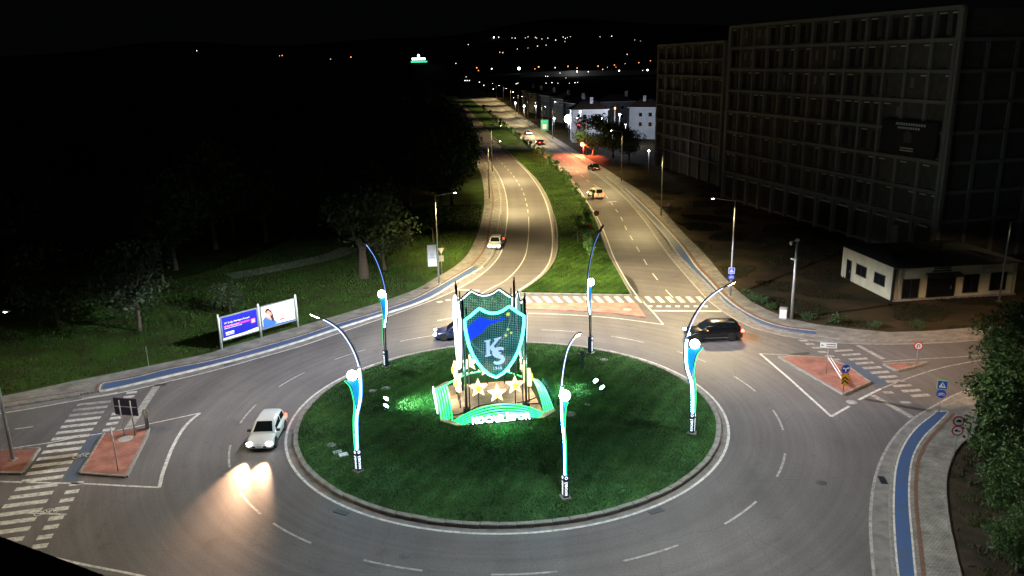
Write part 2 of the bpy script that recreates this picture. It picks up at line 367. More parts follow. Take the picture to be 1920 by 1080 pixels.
# ---- terrain to the horizon, hills behind the town
def hill_height(x, y):
    d = math.hypot(x, y); a = math.atan2(x, y)
    if d < 2200: return -0.6
    t = min(1, (d-2200)/3200); t = t*t*(3-2*t)
    h = 175 + 55*math.sin(a*5.3+1.1) + 30*math.sin(a*13+.4) + 14*math.sin(a*29)
    return -0.6 + t*h
mb = MB(); na, nr = 97, 22; rr = [0]+[2200*(i/6) for i in range(1, 6)]+[2200+(i/15)*5200 for i in range(16)]
vs = []
for r_ in rr:
    for i in range(na):
        a = R(-60)+R(120)*i/(na-1); x, y = r_*math.sin(a), r_*math.cos(a)
        vs.append((x, y, hill_height(x, y)))
mb.add(vs, [(j*na+i, (j+1)*na+i, (j+1)*na+i+1, j*na+i+1) for j in range(len(rr)-1) for i in range(na-1)], smooth=True)
mb2 = MB().add([(-9000, -3000, -0.65), (9000, -3000, -0.65), (9000, 12000, -0.65), (-9000, 12000, -0.65)], [(0, 1, 2, 3)])
struct(mb2.build('ground', M_GROUND), 'dark open fields reaching out to the night horizon')
hm = mb.mesh('hills', M_GROUND)
bm = bmesh.new(); bm.from_mesh(hm); bmesh.ops.recalc_face_normals(bm, faces=bm.faces); bm.to_mesh(hm); bm.free()
struct(inst('hills', hm), 'dark hills behind the town with scattered lights')

# ---- surveyed lines of the streets (each point is a place on the ground)
LL = [(-330,812),(-150,777),(7,745),(62.5,734),(125,720),(187.5,707.7),(279,689),(333,677.5),(400,663),(417.5,655.6),(490,635),(557,615.4),(609,600.4),(671.7,581.7),(723.7,565),(780,544),(812,526),(849,503.7),(873,483),(887.8,457.4),(899,429.6),(906,400),(908,381.7),(906,346.7),(900,323),(891,304),(878,284),(862,263),(846,243),(832,225),(818,207)]
LK = [(-330,838),(-150,800),(0,767),(117,748),(183,737),(250,723),(312.5,708),(400,687),(484,665),(567.5,640),(630,619),(724,589),(780,571),(815.6,555.5),(863.7,526),(904,503.7),(925,480),(933,450),(938.7,418.5),(941.7,382),(935,343),(922.5,320),(906,296),(888,275),(870,254),(855,236),(838,216)]
LE = [(-330,850),(-150,808),(0,775.4),(41.7,769),(154,749),(218.7,738),(296,720),(400,695),(484,671.5),(567.5,648),(651,619),(724,594.5),(780,574.4),(821,559),(871,535),(913.7,505.6),(936,479.6),(945,452),(951,411),(951,381.7),(945,351.7),(935,328),(921.7,307.5),(911.7,293),(893,272),(876,252),(860,234),(842,214)]
MLE = [(905,598),(935,572),(969,547),(1010,518.5),(1028.5,494.4),(1035,470),(1035.6,437),(1029.5,400),(1023,378),(1010,351.7),(993,328),(968,301.7),(943,276.7),(925,258),(905,236),(890,220),(874,204),(858,188),(846,176)]
ML = [(975,547.5),(1015.5,518.5),(1036,494),(1044,472),(1044,446),(1041.5,418.5),(1036,400),(1026.7,373),(1008,341.7),(986.7,318),(960,292.5),(926.7,259),(909,239),(895,223),(882,209),(868,194),(852,177)]
MR = [(1184,552),(1162.6,514),(1144,481),(1134,456.7),(1125.6,433),(1113,402.6),(1097,376),(1080.7,353.7),(1062,332),(1042,312),(1018,293),(990,272),(962,250),(940,232),(915,211),(893,194),(872,179),(856,168)]
MRE = [(1244,608.5),(1223.7,584.4),(1188.5,547.4),(1168,515),(1151.5,484),(1136,443),(1121.5,411),(1101,378.5),(1086,355),(1066,331),(1046,311),(1022,292),(994,271),(966,249.5),(944,231.5),(919,210.5),(896,193.5),(875,178.5),(859,167.5)]
RE = [(1950,622),(1900,630),(1793.8,641),(1662.5,645.6),(1575,643.4),(1500.6,635.8),(1443.7,623.7),(1400,610.6),(1379,599),(1353,582.6),(1329,564),(1305,538),(1279,508.5),(1249.6,473),(1235.6,453.6),(1209,415),(1170,370),(1125.6,333),(1094,311),(1066,293),(1034,271),(1003,250),(976,231),(948,211),(922,193),(897,177),(875,165)]
RK = [(1980,612),(1900,625),(1798,636),(1700,640),(1640,640.5),(1590,638),(1529,632.5),(1487.5,627),(1432.8,615),(1400,599.7),(1383,588),(1359,573),(1342,555),(1314,527),(1290,503),(1268,479),(1242,442),(1199,392.4),(1162,355.8),(1128,328),(1102,309),(1074,291),(1042,269),(1010,248),(982,229),(954,209),(928,192),(903,176),(880,164)]
RO = [(1990,596),(1900,609),(1815,617),(1740,623),(1662.5,625),(1575,616),(1500,605.5),(1462,593),(1418,573),(1383,547),(1353,516),(1323.7,480.7),(1283,440),(1243.7,396.5),(1203,360),(1172,341.5),(1138,319),(1117,307),(1097,294.6),(1062,272),(1030,252),(1000,232),(970,211),(943,193),(916,177),(890,164)]
SE = [(1990,690),(1900,707),(1803,735),(1757,758),(1711,786),(1676,821),(1648,872.4),(1635.7,925),(1632,981.5),(1634.6,1034),(1639,1080),(1652,1180),(1680,1330)]
SK = [(1990,706),(1900,722),(1830,742),(1785,760),(1750,777),(1715,804),(1690,839),(1676,879.5),(1671,929),(1671,981.5),(1675.4,1052),(1678,1080),(1692,1180),(1720,1330)]
SB = [(1990,724),(1900,741),(1845,758),(1806,772),(1776,783),(1757,797),(1729,823),(1709.6,858),(1702,904),(1702,953),(1708,1024),(1713,1080),(1728,1180),(1757,1330)]
SO = [(2040,790),(1960,800),(1900,806),(1850,812),(1815,825),(1790,851),(1774.7,897),(1775,946),(1785,1010),(1801,1080),(1822,1180),(1860,1330)]
cLL, cLK, cLE = (curve_px(q, n=260) for q in (LL, LK, LE))
cML, cMR, cMLE, cMRE = (curve_px(q, n=200) for q in (ML, MR, MLE, MRE))
cRE, cRK, cRO = (curve_px(q, n=260) for q in (RE, RK, RO))
cSE, cSK, cSB, cSO = (curve_px(q, n=120) for q in (SE, SK, SB, SO))

# road: one asphalt sheet; everything else is laid on it
far = [Vector((-74, 1500, 0)), Vector((-52, 1500, 0))]
outl = [Vector((-140, cLL[0].y+16, 0))]+cLL+[Vector((-88, 1000, 0))]+far+cRO[::-1]+[Vector((140, cRO[0].y+4, 0)), Vector((140, -10, 0)), Vector((-140, -10, 0))]
road = sheet('road', outl, 0.0, M_ASPH, thick=.3); struct(road, 'worn asphalt of the roundabout and its approach roads')

Z1 = 0.005
def mark(name, poly, m=M_PAINT, z=Z1): return sheet(name, poly, z, m, road, thick=.003)
def line(name, c, w, m=M_PAINT, z=Z1): return ribbon(name, offset(c, w/2), offset(c, -w/2), z, m, road)
def bar(name, a, b, w, m=M_PAINT, z=Z1):
    d = (b-a); d.z = 0; d.normalize(); n = Vector((-d.y, d.x, 0))*w/2
    return mark(name, [a+n, b+n, b-n, a-n], m, z)

# ---- left verge, its pavement, cycle lane and kerb
verge_left = sheet('verge_left', [Vector((-140, cLL[0].y+16, 0))]+cLL+[Vector((-88, 1000, 0)), Vector((-700, 1500, 0)), Vector((-900, 60, 0))], 0.12, M_VERGE, thick=.7)
struct(verge_left, 'dark grassy verge under the wood beside the road')
cLKo = offset(cLK, 0.16)
# pavement slab between kerb and verge
side_left = ribbon('pavement_left', cLKo, cLL, 0.13, M_PAVE, thick=.3); struct(side_left, 'pale paved footway curving along the wooded verge')
iA = min(range(260), key=lambda i: (cLK[i]-G(188, 736)).length); iB = min(range(260), key=lambda i: (cLK[i]-G(905, 503)).length)
def sub(c, a, b): return c[a:b+1]
blue = curve_px([(250,723),(312.5,708),(400,687),(484,665),(567.5,640),(630,619),(724,589),(780,571),(815.6,555.5),(863.7,526),(904,503.7)], n=120)
blue_o = curve_px([(204,720),(250,712),(312.5,696),(400,678.5),(484,655.6),(567.5,631.7),(630,610.8),(705,589),(780,562),(815.6,543.5),(856,520),(887.8,501)], n=120)
lane_poly = [G(193.7, 735.2, 0), G(192.5, 729), G(197, 723.5)]+offset(blue_o, -0.06)+offset(blue, 0.28)[::-1]
sheet('cycle_lane', lane_poly, 0.139, M_BLUE, side_left, thick=.006)
nose = [G(189.5, 737.5), G(189, 729.5), G(195, 721.5)]+blue_o
nose = cat_rom(nose, n=150)
ribbon('lane_line', offset(nose, 0.10), offset(nose, -0.02), 0.145, M_PAINT, side_left)
ribbon('tactile_strip', offset(nose, 0.42), offset(nose, 0.20), 0.143, M_BROWN, side_left)
far_strip = curve_px([(887.8,501),(908,476),(915.5,461),(921,427.8),(925,400),(927.5,381.7),(925,355),(915,318),(900,297),(882,276),(865,257)], n=100)
ribbon('tactile_strip', offset(far_strip, 0.42), offset(far_strip, 0.16), 0.143, M_BROWN, side_left)
far_lane = resample(cLK[iB-2:], n=120)
ribbon('lane_line', offset(far_lane, 0.34), offset(far_lane, 0.22), 0.145, M_PAINTW, side_left)
west_strip = curve_px([(-330,832),(-150,795),(0,761),(60,751),(117,742.5),(160,736)], n=60)
ribbon('tactile_strip', west_strip, offset(west_strip, 0.22), 0.143, M_BROWN, side_left)

def make_kerb_mesh(name, L=0.97, w=0.2, h=0.20):
    mb = MB().bbox((0, 0, h/2-0.06), (L, w, h), 0.035); return mb.mesh(name, M_KERB)
KS = make_kerb_mesh('kerb_stone'); M_KERBW = worn_paint('white_kerb_paint', (.55, .53, .48), (.26, .25, .22), .45, 4)
KSW = make_kerb_mesh('kerb_stone'); KSW.materials[0] = M_KERBW
def kerb(curve, parent, side, z=0.0, max_dist=1e9, step=1.0, me=KS, start=0):
    pts = resample(curve, step=step); n = 0
    for a, b in zip(pts, pts[1:]):
        m = (a+b)/2
        if m.length > max_dist: continue
        d = b-a; nn = Vector((-d.y, d.x, 0)).normalized()*side
        inst('kerb_stone', me, parent, (m.x+nn.x, m.y+nn.y, z+random.uniform(-.008, .008)), (random.uniform(-.02, .02), random.uniform(-.008, .008), math.atan2(d.y, d.x)+random.uniform(-.012, .012)), (d.length/1.0, 1, 1)); n += 1
    return n
def long_kerb(curve, parent, side, min_dist, w=.2):
    c = [p for p in curve if p.length >= min_dist-6]
    if len(c) > 2: tag(ribbon('kerb_run', offset(c, side-w/2), offset(c, side+w/2), 0.15, M_KERB, parent, thick=.2), kind='stuff')
kerb(cLK[:iA], side_left, 0.06); kerb(cLK[iA:iB+1], side_left, 0.06, me=KSW); kerb(cLK[iB:], side_left, 0.06, max_dist=135); long_kerb(cLK, side_left, 0.06, 135)
# pale gutter strip and edge line
ribbon('gutter', cLK, offset(cLE, 0.05), 0.0035, M_GUT, road)
line('edge_line', cLE, 0.16); line('edge_line', cMLE, 0.16); line('edge_line', cMRE, 0.16)
line('edge_line', cRE, 0.16, M_PAINTW)
# ---- right pavement along the building plot
side_right = ribbon('pavement_right', offset(cRK, -0.16), cRO, 0.13, M_PAVE, thick=.3); struct(side_right, 'paved footway past the dark building site')
kerb(cRK, side_right, -0.06, max_dist=135); long_kerb(cRK, side_right, -0.06, 135)
ribbon('gutter', cRK, offset(cRE, -0.05), 0.0035, M_GUT, road)
rb_in = curve_px([(1529,632.0),(1487.5,626.5),(1432.8,614.5),(1400,599.2),(1383,587.5),(1359,572.5),(1342,554.5),(1314,526.5),(1290,502.5),(1268,478.5),(1242,441.5),(1199,392),(1162,355.5)], n=140)
rb_out = curve_px([(1531,624),(1465.6,615.5),(1422,601),(1400,590),(1379,577),(1353,555),(1329,529),(1305,503),(1279,466),(1257,440),(1211,391.5),(1172,354.5)], n=140)
ribbon('cycle_lane', offset(rb_in, -0.24)[:62], offset(rb_out, 0.05)[:62], 0.139, M_BLUE, side_right)
ribbon('cycle_lane', offset(rb_in, -0.24)[61:], offset(rb_out, 0.05)[61:], 0.139, M_BLUEW, side_right)
ribbon('lane_line', rb_out, offset(rb_out, -0.13), 0.145, M_PAINT, side_right)
ribbon('lane_line', offset(rb_in, -0.20), offset(rb_in, -0.30), 0.145, M_PAINTW, side_right)
ribbon('tactile_strip', offset(rb_out, -0.28), offset(rb_out, -0.58), 0.143, M_BROWN, side_right)
# bare plot on the right
plot_poly = cRO+[Vector((-40, 1000, 0)), Vector((500, 1000, 0)), Vector((500, 40, 0)), Vector((140, cRO[0].y+4, 0))]
struct(sheet('building_plot', plot_poly, 0.10, M_DIRT, thick=.7), 'bare dirt plot in front of the unfinished building')
# ---- lower-right pavement
side_near = ribbon('pavement_near', offset(cSK, -0.12), cSO, 0.13, M_PAVE, thick=.3); struct(side_near, 'paved footway curving round the near corner below the trees')
kerb(cSK, side_near, -0.02); kerb(cSO, side_near, -0.05)
ribbon('gutter', cSK, offset(cSE, -0.05), 0.0035, M_GUT, road)
line('edge_line', cSE, 0.16, M_PAINTW)
def between(a, b, c): return [p for p in c if a <= p.y <= b]
nb_in = curve_px([(1752,775.5),(1715,805),(1690,840),(1676.5,880),(1672,929),(1672,981.5),(1676.4,1052),(1679.5,1080),(1694,1180),(1722,1330)], n=100)
nb_out = curve_px([(1776,775.5),(1757,795),(1729,823),(1709.6,858),(1702,904),(1702,953),(1708,1024),(1713,1080),(1728,1180),(1757,1330)], n=100)
ribbon('cycle_lane', offset(nb_in, 0.14), offset(nb_out, 0.02), 0.139, M_BLUE, side_near)
ribbon('lane_line', offset(nb_in, 0.05), offset(nb_in, 0.15), 0.145, M_PAINT, side_near)
ribbon('lane_line', offset(nb_out, 0.02), offset(nb_out, 0.12), 0.145, M_PAINT, side_near)
bar('lane_line', G(1751, 774.5), G(1777, 774.5), .12, M_PAINT, .146).parent = side_near
ribbon('tactile_strip', offset(nb_out, 0.32), offset(nb_out, 0.52), 0.143, M_BROWN, side_near)
slope_poly = cSO+[Vector((60, 15, 0)), Vector((140, 15, 0)), Vector((140, cSO[0].y, 0))]
struct(sheet('bank_near', offset(cSO, 0.16)+[Vector((60, 12, 0)), Vector((140, 12, 0)), Vector((140, cSO[0].y, 0))], 0.03, M_BANK, thick=.5), 'dark earthy bank under the near trees')

M_GRASSM = mat('median_lawn', (0.030, 0.062, 0.008), (0.018, 0.042, 0.006), rough=0.95, scale=1.2, bump=0.6, bscale=40, contrast=(.3, .7), spec=.1)
M_BLADEM = mat('median_blade', (0.044, 0.086, 0.010), (0.024, 0.055, 0.008), rough=0.8, scale=0.5, contrast=(.3, .7), spec=.1)
mown(M_GRASSM, 1.0, .14); mown(M_BLADEM, 1.0, .14)
# ---- median with lawn
med_poly = cML+[Vector((-60, 1000, 0)), Vector((-58, 1000, 0))]+cMR[::-1]
med_poly = cML+cMR[::-1]
median = sheet('median', offset(cML, -0.18)+offset(cMR, 0.18)[::-1], 0.13, M_GRASSM, thick=.3); struct(median, 'green lawn median between the two carriageways')
kerb(cML, median, -0.02, max_dist=150); kerb(cMR, median, 0.02, max_dist=150); long_kerb(cML, median, -0.02, 150); long_kerb(cMR, median, 0.02, 150)
kerb([G(976, 551), G(1184, 554.5)], median, 0.0)
ribbon('gutter', cML, resample(cMLE[cMLE.index(min(cMLE, key=lambda p: (p-cML[0]).length)):], n=200), 0.0035, M_GUT, road)
# pink refuge in front of the median
pk = [G(*p) for p in ((868,570.5),(990,570),(1193,569.7),(1211,596),(1147,588),(1063,583),(990,581),(900,583),(860,590))]
refuge = sheet('refuge', pk, 0.10, M_PINK2, thick=.11); struct(refuge, 'pink paved refuge in front of the median lawn')
line('edge_line', curve_px([(820,601),(900,589.5),(990,587.5),(1063,590),(1147,596),(1244,608.5)], n=60), 0.15)
# zebra across the near end of the median and both carriageways
for k in range(24):
    x = 868 + k*19.15
    a, b = G(x-4 if x < 960 else x, 556.2), G(x+11 if x > 960 else x+4, 567.0)
    d = Vector((0.52, 0, 0))
    if 880 < x < 1345: mark('zebra_stripe', [a-d*.5, a+d*.5, b+d*.5, b-d*.5])
for k in range(8):
    x = 1217+k*17.3
    if k < 7: bar('cycle_crossing_mark', G(x-3, 574.2), G(x+6, 574.6), .55)
for k in range(4): bar('cycle_crossing_mark', G(820+k*16, 567-k*3.6), G(829+k*16, 565-k*3.2), .5)
bar('stop_line', G(1222, 582.5), G(1352, 583.6), .40)
bar('stop_line', G(858, 543), G(899, 545), .35)
# lane lines of the two carriageways
line('lane_divider', curve_px([(900,552),(917,542.6),(945,527.8),(969,505.6),(984,481.5),(989.6,455.6),(991.5,427.8),(991,406.5)], n=60), .13)
dl = curve_px([(990.5,403),(988.3,386.7),(983.3,367.5),(980,358),(973,345.5),(964.7,333),(956,322),(945,310),(935,300),(925,291),(912,280)], n=140)
pl = resample(dl, step=1.0)
for i in range(2, len(pl)-3, 6): line('lane_dash', pl[i:i+4], .13)
dr = curve_px([(1262,558),(1250,545.5),(1238,531),(1228,518.5),(1216,501.5),(1204,480.5),(1192.5,461),(1182.5,443.5),(1176,433),(1164,407),(1154,392),(1142,375),(1120,350),(1108,343),(1095,333),(1070,312),(1045,291)], n=220)
pr = resample(dr, step=1.0)
for i in range(0, len(pr)-4, 7): line('lane_dash', pr[i:i+4], .13)
# turn arrow painted on the right carriageway
ar = G(1149, 379)
mark('lane_arrow', [ar+Vector(q) for q in ((-1.2, -.3, 0), (-.6, .5, 0), (.4, .8, 0), (1.1, .2, 0), (.5, .35, 0), (-.4, .1, 0))])

# ---- the ring: edge line, kerb, lawn, lane dashes
ringc = lambda r, n=160, a0=0., a1=2*math.pi: [RING+Vector((r*math.cos(a0+(a1-a0)*i/(n-1)), r*math.sin(a0+(a1-a0)*i/(n-1)), 0)) for i in range(n)]
line('edge_line', ringc(R_LINE), .17)
ribbon('gutter', ringc(R_LINE-.09), ringc(14.5), .0035, M_GUT, road)
for k in range(18):
    a = R(-133.1+20.35*k); c = ringc(18.7, 10, a, a+R(9.9)); far_side = 10 < math.degrees(a) < 170
    line('lane_dash', c, .14, M_PAINTW if not far_side else M_PAINTW)
KR = make_kerb_mesh('ring_kerb_stone', .96, .34, .30)
mb = MB(); nr_, na_ = 12, 96; vs = []
def lawn_z(r): return 0.17+0.42*(1-(r/14.45)**2)
for j in range(nr_+1):
    r_ = 14.45*j/nr_
    for i in range(na_): a = 2*math.pi*i/na_; vs.append((RING.x+r_*math.cos(a), RING.y+r_*math.sin(a), lawn_z(r_)))
mb.add(vs, [(j*na_+i, (j+1)*na_+i, (j+1)*na_+(i+1) % na_, j*na_+(i+1) % na_) for j in range(nr_) for i in range(na_)], smooth=True)
lawn = mb.build('lawn', M_GRASS); struct(lawn, 'round mown lawn of the roundabout island')
def LZ(p): return lawn_z(min(14.45, math.hypot(p.x-RING.x, p.y-RING.y)))
for i in range(94):
    a = 2*math.pi*(i+.5)/94; rr_ = 14.52+random.uniform(-.015, .015)
    inst('kerb_stone', KR, lawn, (RING.x+rr_*math.cos(a), RING.y+rr_*math.sin(a), random.uniform(-.01, .01)), (random.uniform(-.03, .03), 0, a+math.pi/2), (1, 1, 1))

# ---- west arm: islands, zebra, lines
def island(name, px, label, h=.12, mt=M_PINK, stones=True):
    P = [G(*p) for p in px]
    o = sheet(name, P, h, mt, thick=h); struct(o, label)
    c = P+[P[0]]
    if stones:
        for a, b in zip(c, c[1:]):
            L = (b-a).length; k = max(1, round(L)); d = (b-a)/k
            for i in range(k):
                m = a+d*(i+.5); inst('kerb_stone', KS, o, (m.x, m.y, 0.005+random.uniform(-.006, .006)), (0, 0, math.atan2(d.y, d.x)), (d.length/1.0, 1, 1))
    return o
isl1 = island('traffic_island', [(196,814),(279,804),(275,820),(237,895.5),(150,889)], 'red paved island with blue direction sign beside the west crossing')
isl0 = island('traffic_island', [(-60,850),(74,842.5),(43,889),(-90,888)], 'red paved island with lamp post at the photo edge')
z0, z1 = G(208, 752.5), G(44.5, 1009); sd = Vector((-2.27, -0.54, 0))
step = (z1-z0)/19; q = Vector((step.x, step.y, 0)).normalized()*.22
for k in range(20):
    p = z0+step*k; m = M_PAINTW if k < 3 else M_PAINT
    mark('zebra_stripe', [p+q, p-q, p-q+sd*1.0, p+q+sd*1.0], m)
b0 = [G(174,809.5),(G(197,811)),G(184.5,838),G(144.5,902),G(118,902),G(155,838)]
mark('cycle_crossing', b0, M_BLUEW, .0048)
for p in ((143.3,906.7),(134.8,921.9),(125.7,937.5),(115.6,953.6),(105.2,971.2),(95.6,988),(84.3,1006.6),(75,1024), (204,805.6),(210.4,794),(216.7,783.7),(220,775.4),(241.7,744),(247,736)):
    g = G(*p); u = sd.normalized()*.38; v = Vector((-u.y, u.x, 0)).normalized()*.22; mark('cycle_crossing_mark', [g+u+v, g-u+v, g-u-v, g+u-v])
bar('stop_line', G(297, 719), G(240, 804), .55, M_PAINTW)
bar('stop_line', G(154, 748), G(220, 737), .35)
line('edge_line', curve_px([(0,845),(33,839),(96,829.6),(140,821),(194,812),(279,795),(375,774.4)], n=60), .13)
line('edge_line', curve_px([(375,774.4),(356,790),(341.7,806.7),(323,840),(312,868),(305.8,885),(298.6,914)], n=40), .22)
line('edge_line', curve_px([(299,914),(226,910.5),(154,906.7),(80,905),(0,903),(-60,902)], n=30), .16)
bar('edge_line', G(28, 804.5), G(62, 800), .13, M_PAINT); bar('edge_line', G(48, 962), G(125, 964.5), .12, M_PAINT)
line('edge_line', curve_px([(60,1036),(150,1057),(265,1080),(420,1118),(600,1150)], n=30), .16)
def bike_mark(g, u, parent=road, s=.5):
    n = Vector((-u.y, u.x, 0)); mb = MB()
    for o in (-.42, .42):
        c = [g+u*(o+.26*math.cos(t))*s+n*(.26*math.sin(t))*s for t in [2*math.pi*i/14 for i in range(15)]]
        A, B = offset(c, .03), offset(c, -.03); k = len(A)
        mb.add([(p.x, p.y, .0085) for p in A+B], [(i, i+1, k+i+1, k+i) for i in range(k-1)])
    for a, b in (((-.42, 0), (-.1, .4)), ((-.1, .4), (.3, .4)), ((.3, .4), (.42, 0)), ((-.1, .4), (.05, 0)), ((.05, 0), (-.42, 0)), ((.05, 0), (.3, .4))):
        pa, pb = g+u*a[0]*s+n*a[1]*s, g+u*b[0]*s+n*b[1]*s; d = (pb-pa).normalized(); w = Vector((-d.y, d.x, 0))*.025
        mb.add([(p.x, p.y, .0085) for p in (pa+w, pb+w, pb-w, pa-w)], [(0, 3, 2, 1)])
    me = mb.mesh('bicycle_symbol', M_PAINT); inst('bicycle_symbol', me, parent)
bike_mark(G(156, 855), Vector((.9, .25, 0)).normalized(), s=.9); bike_mark(G(87, 961), Vector((.9, .25, 0)).normalized(), s=.9)

# ---- east arm
isl2 = island('traffic_island', [(1460,671),(1500,669.5),(1551,673),(1590,689),(1631,718),(1581.6,741)], 'triangular red paved island with chevron sign on the east arm')
isl3 = island('traffic_island', [(1657,684.5),(1738,681),(1712,689),(1681,697)], 'slim red paved island with no u-turn sign')
line('edge_line', [G(1425,663), G(1480,710), G(1558.6,781)], .20, M_PAINT); line('edge_line', [G(1558.6,781), G(1575,771.6), G(1592.5,761.6)], .2)
line('edge_line', [G(1610,749.5), G(1630,739.5), G(1651.6,729)], .2); line('edge_line', curve_px([(1651.6,729),(1700,710),(1760,691),(1809,680.6),(1900,664)], n=30), .14, M_PAINTW)
line('edge_line', [G(1425,663), G(1490,666.5), G(1553,671)], .12, M_PAINTW); line('edge_line', curve_px([(1656,678),(1720,673.5),(1809,668.5),(1900,660)], n=20), .13, M_PAINTW)
for x, y in ((1581.6,657),(1596,664.7),(1609,673),(1621,680.6),(1635,689.4),(1650,698),(1664.7,706.5),(1679,714.5),(1692,723),(1708.5,732.5),(1726,741.5)):
    u = (G(x+17, y-1.2)-G(x-17, y+1.2)); v = Vector((0, .22, 0)); g = G(x, y); mark('zebra_stripe', [g+u*.5+v, g-u*.5+v, g-u*.5-v, g+u*.5-v], M_PAINTW)
for x, y in ((1507,638.6),(1519,645),(1531,652),(1543,660),(1556,667.5),(1567,674),(1665.8,735.8),(1698.6,754.4)):
    g = G(x, y); mark('cycle_crossing_mark', [g+Vector(p) for p in ((-.35, -.2, 0), (.35, -.2, 0), (.3, .2, 0), (-.4, .2, 0))], M_PAINTW)
mark('cycle_crossing', [G(*p) for p in ((1578,679),(1601,676),(1671,717),(1648,726))], M_BLUEW, .0048)
bar('stop_line', G(1608, 647.5), G(1656, 673), .42, M_PAINTW); bar('stop_line', G(1636, 741), G(1711, 783), .42, M_PAINTW)
# manhole covers and slabs set in lawn, refuge and islands
def disc(name, g, r, z, parent, mt, label=None):
    me = MB().lathe([(r, -.03), (r, 0.0), (r*.86, .012), (1e-3, .012)], 20).mesh(name, mt); return inst(name, me, parent, (g.x, g.y, z))
M_COVER = mat('cast_cover', (0.36, 0.37, 0.36), (0.10, 0.11, 0.11), rough=.6, scale=9, contrast=(.45, .55))
for x, y, r_ in ((699,733,.32),(724,729,.36),(621,832,.32),(1132,673,.34),(1101,763,.2)):
    g = G(x, y, .35); disc('manhole_cover', g, r_, LZ(g)+.015, lawn, M_COVER)
g = G(1069, 780, .4); disc('manhole_cover', g, .42, LZ(g)+.015, lawn, M_CONC)
for x, y, mt in ((633,848,M_COVER),(644,853,M_WHITE)):
    g = G(x, y, .3); a = MB().bbox((0, 0, 0), (.55, .45, .08), .01).build('concrete_slab', mt, lawn, (g.x, g.y, LZ(g)+.03), (0, 0, R(25)))
for x, y, r_, par in ((1176,582,.45,refuge),(235,826,.5,isl1)): disc('manhole_cover', G(x, y), r_, .105 if par is refuge else .125, par, M_CONC)
disc('manhole_cover', G(1597, 754), .38, .004, road, M_CONC); disc('manhole_cover', G(1537,672), .1, .125, isl2, M_CONC)
disc('manhole_cover', G(799, 542), .35, .135, side_left, M_DARK); 
# grass blades
def blades(name, pts, zf, h=.13, w=.05, mt=M_BLADE, label=None):
    n = len(pts); a = rng.uniform(0, 2*np.pi, n); lean = rng.normal(0, .07, (n, 2)); hh = h*rng.uniform(.5, 1.3, n)
    V = np.zeros((n, 3, 3)); dx, dy = np.cos(a)*w/2, np.sin(a)*w/2; z = np.array(zf)
    V[:, 0] = np.stack([pts[:, 0]-dx, pts[:, 1]-dy, z], 1); V[:, 1] = np.stack([pts[:, 0]+dx, pts[:, 1]+dy, z], 1)
    V[:, 2] = np.stack([pts[:, 0]+lean[:, 0], pts[:, 1]+lean[:, 1], z+hh], 1)
    me = bpy.data.meshes.new(name); me.vertices.add(n*3); me.vertices.foreach_set('co', V.reshape(-1)); me.loops.add(n*3); me.loops.foreach_set('vertex_index', np.arange(n*3))
    me.polygons.add(n); me.polygons.foreach_set('loop_start', np.arange(n)*3); me.polygons.foreach_set('loop_total', np.full(n, 3)); me.update(calc_edges=True)
    me.materials.append(mt); o = inst(name, me); tag(o, label, 'grass', kind='stuff'); return o
n = 110000; rr_ = 14.4*np.sqrt(rng.uniform(0, 1, n)); aa = rng.uniform(0, 2*np.pi, n)
P = np.stack([RING.x+rr_*np.cos(aa), RING.y+rr_*np.sin(aa)], 1); keep = ~((abs(P[:, 0]+1.2) < 4.2) & (abs(P[:, 1]-55) < 4.2))
P = P[keep]; rr_ = rr_[keep]
blades('grass', P, .16+.42*(1-(rr_/14.45)**2), label='short mown grass covering the roundabout lawn')
def inside(poly, P):
    x, y = P[:, 0], P[:, 1]; c = np.zeros(len(P), bool); n = len(poly)
    for i in range(n):
        a, b = poly[i], poly[i-1]
        t = ((a.y > y) != (b.y > y)) & (x < (b.x-a.x)*(y-a.y)/(b.y-a.y+1e-12)+a.x); c ^= t
    return c
mp_ = [p for p in offset(cML, -.3) if p.y < 230]+[p for p in offset(cMR, .3) if p.y < 230][::-1]
P = np.stack([rng.uniform(-6, 15, 160000), 82+150*rng.uniform(0, 1, 160000)**1.6], 1); P = P[inside(mp_, P)][:60000]
blades('grass', P, np.full(len(P), .12), h=.16, w=.07, mt=M_BLADEM, label='lush green grass covering the median strip')
vp = [p for p in offset(cLL, .25) if p.y < 140]; vp = vp+[p+Vector((-26, 10, 0)) for p in vp[::-1]]
P = np.stack([rng.uniform(-75, 0, 260000), rng.uniform(50, 140, 260000)], 1); P = P[inside(vp, P)][:70000]
blades('grass', P, np.full(len(P), .11), h=.22, w=.08, mt=mat('verge_blade', (0.042, 0.096, 0.016), (0.040, 0.054, 0.016), rough=.9, scale=.3, contrast=(.4, .6), spec=.1), label='rough grass and weeds covering the wooded verge')

pp = [p for p in offset(cRO, -.3) if p.y < 150]; pp = pp+[Vector((45, 150, 0)), Vector((62, 100, 0)), Vector((62, 62, 0))]
P = np.stack([rng.uniform(14, 62, 200000), rng.uniform(58, 150, 200000)], 1); P = P[inside(pp, P)]
nzz = np.sin(P[:, 0]*.55+1.3*np.sin(P[:, 1]*.31))*np.sin(P[:, 1]*.47+P[:, 0]*.12); P = P[nzz > .12][:45000]
blades('grass', P, np.full(len(P), .09), h=.24, w=.09, mt=mat('dry_weed_blade', (0.018, 0.022, 0.009), (0.025, 0.019, 0.010), rough=.9, scale=.3, contrast=(.4, .6), spec=.1), label='patchy dry weeds covering the building plot')

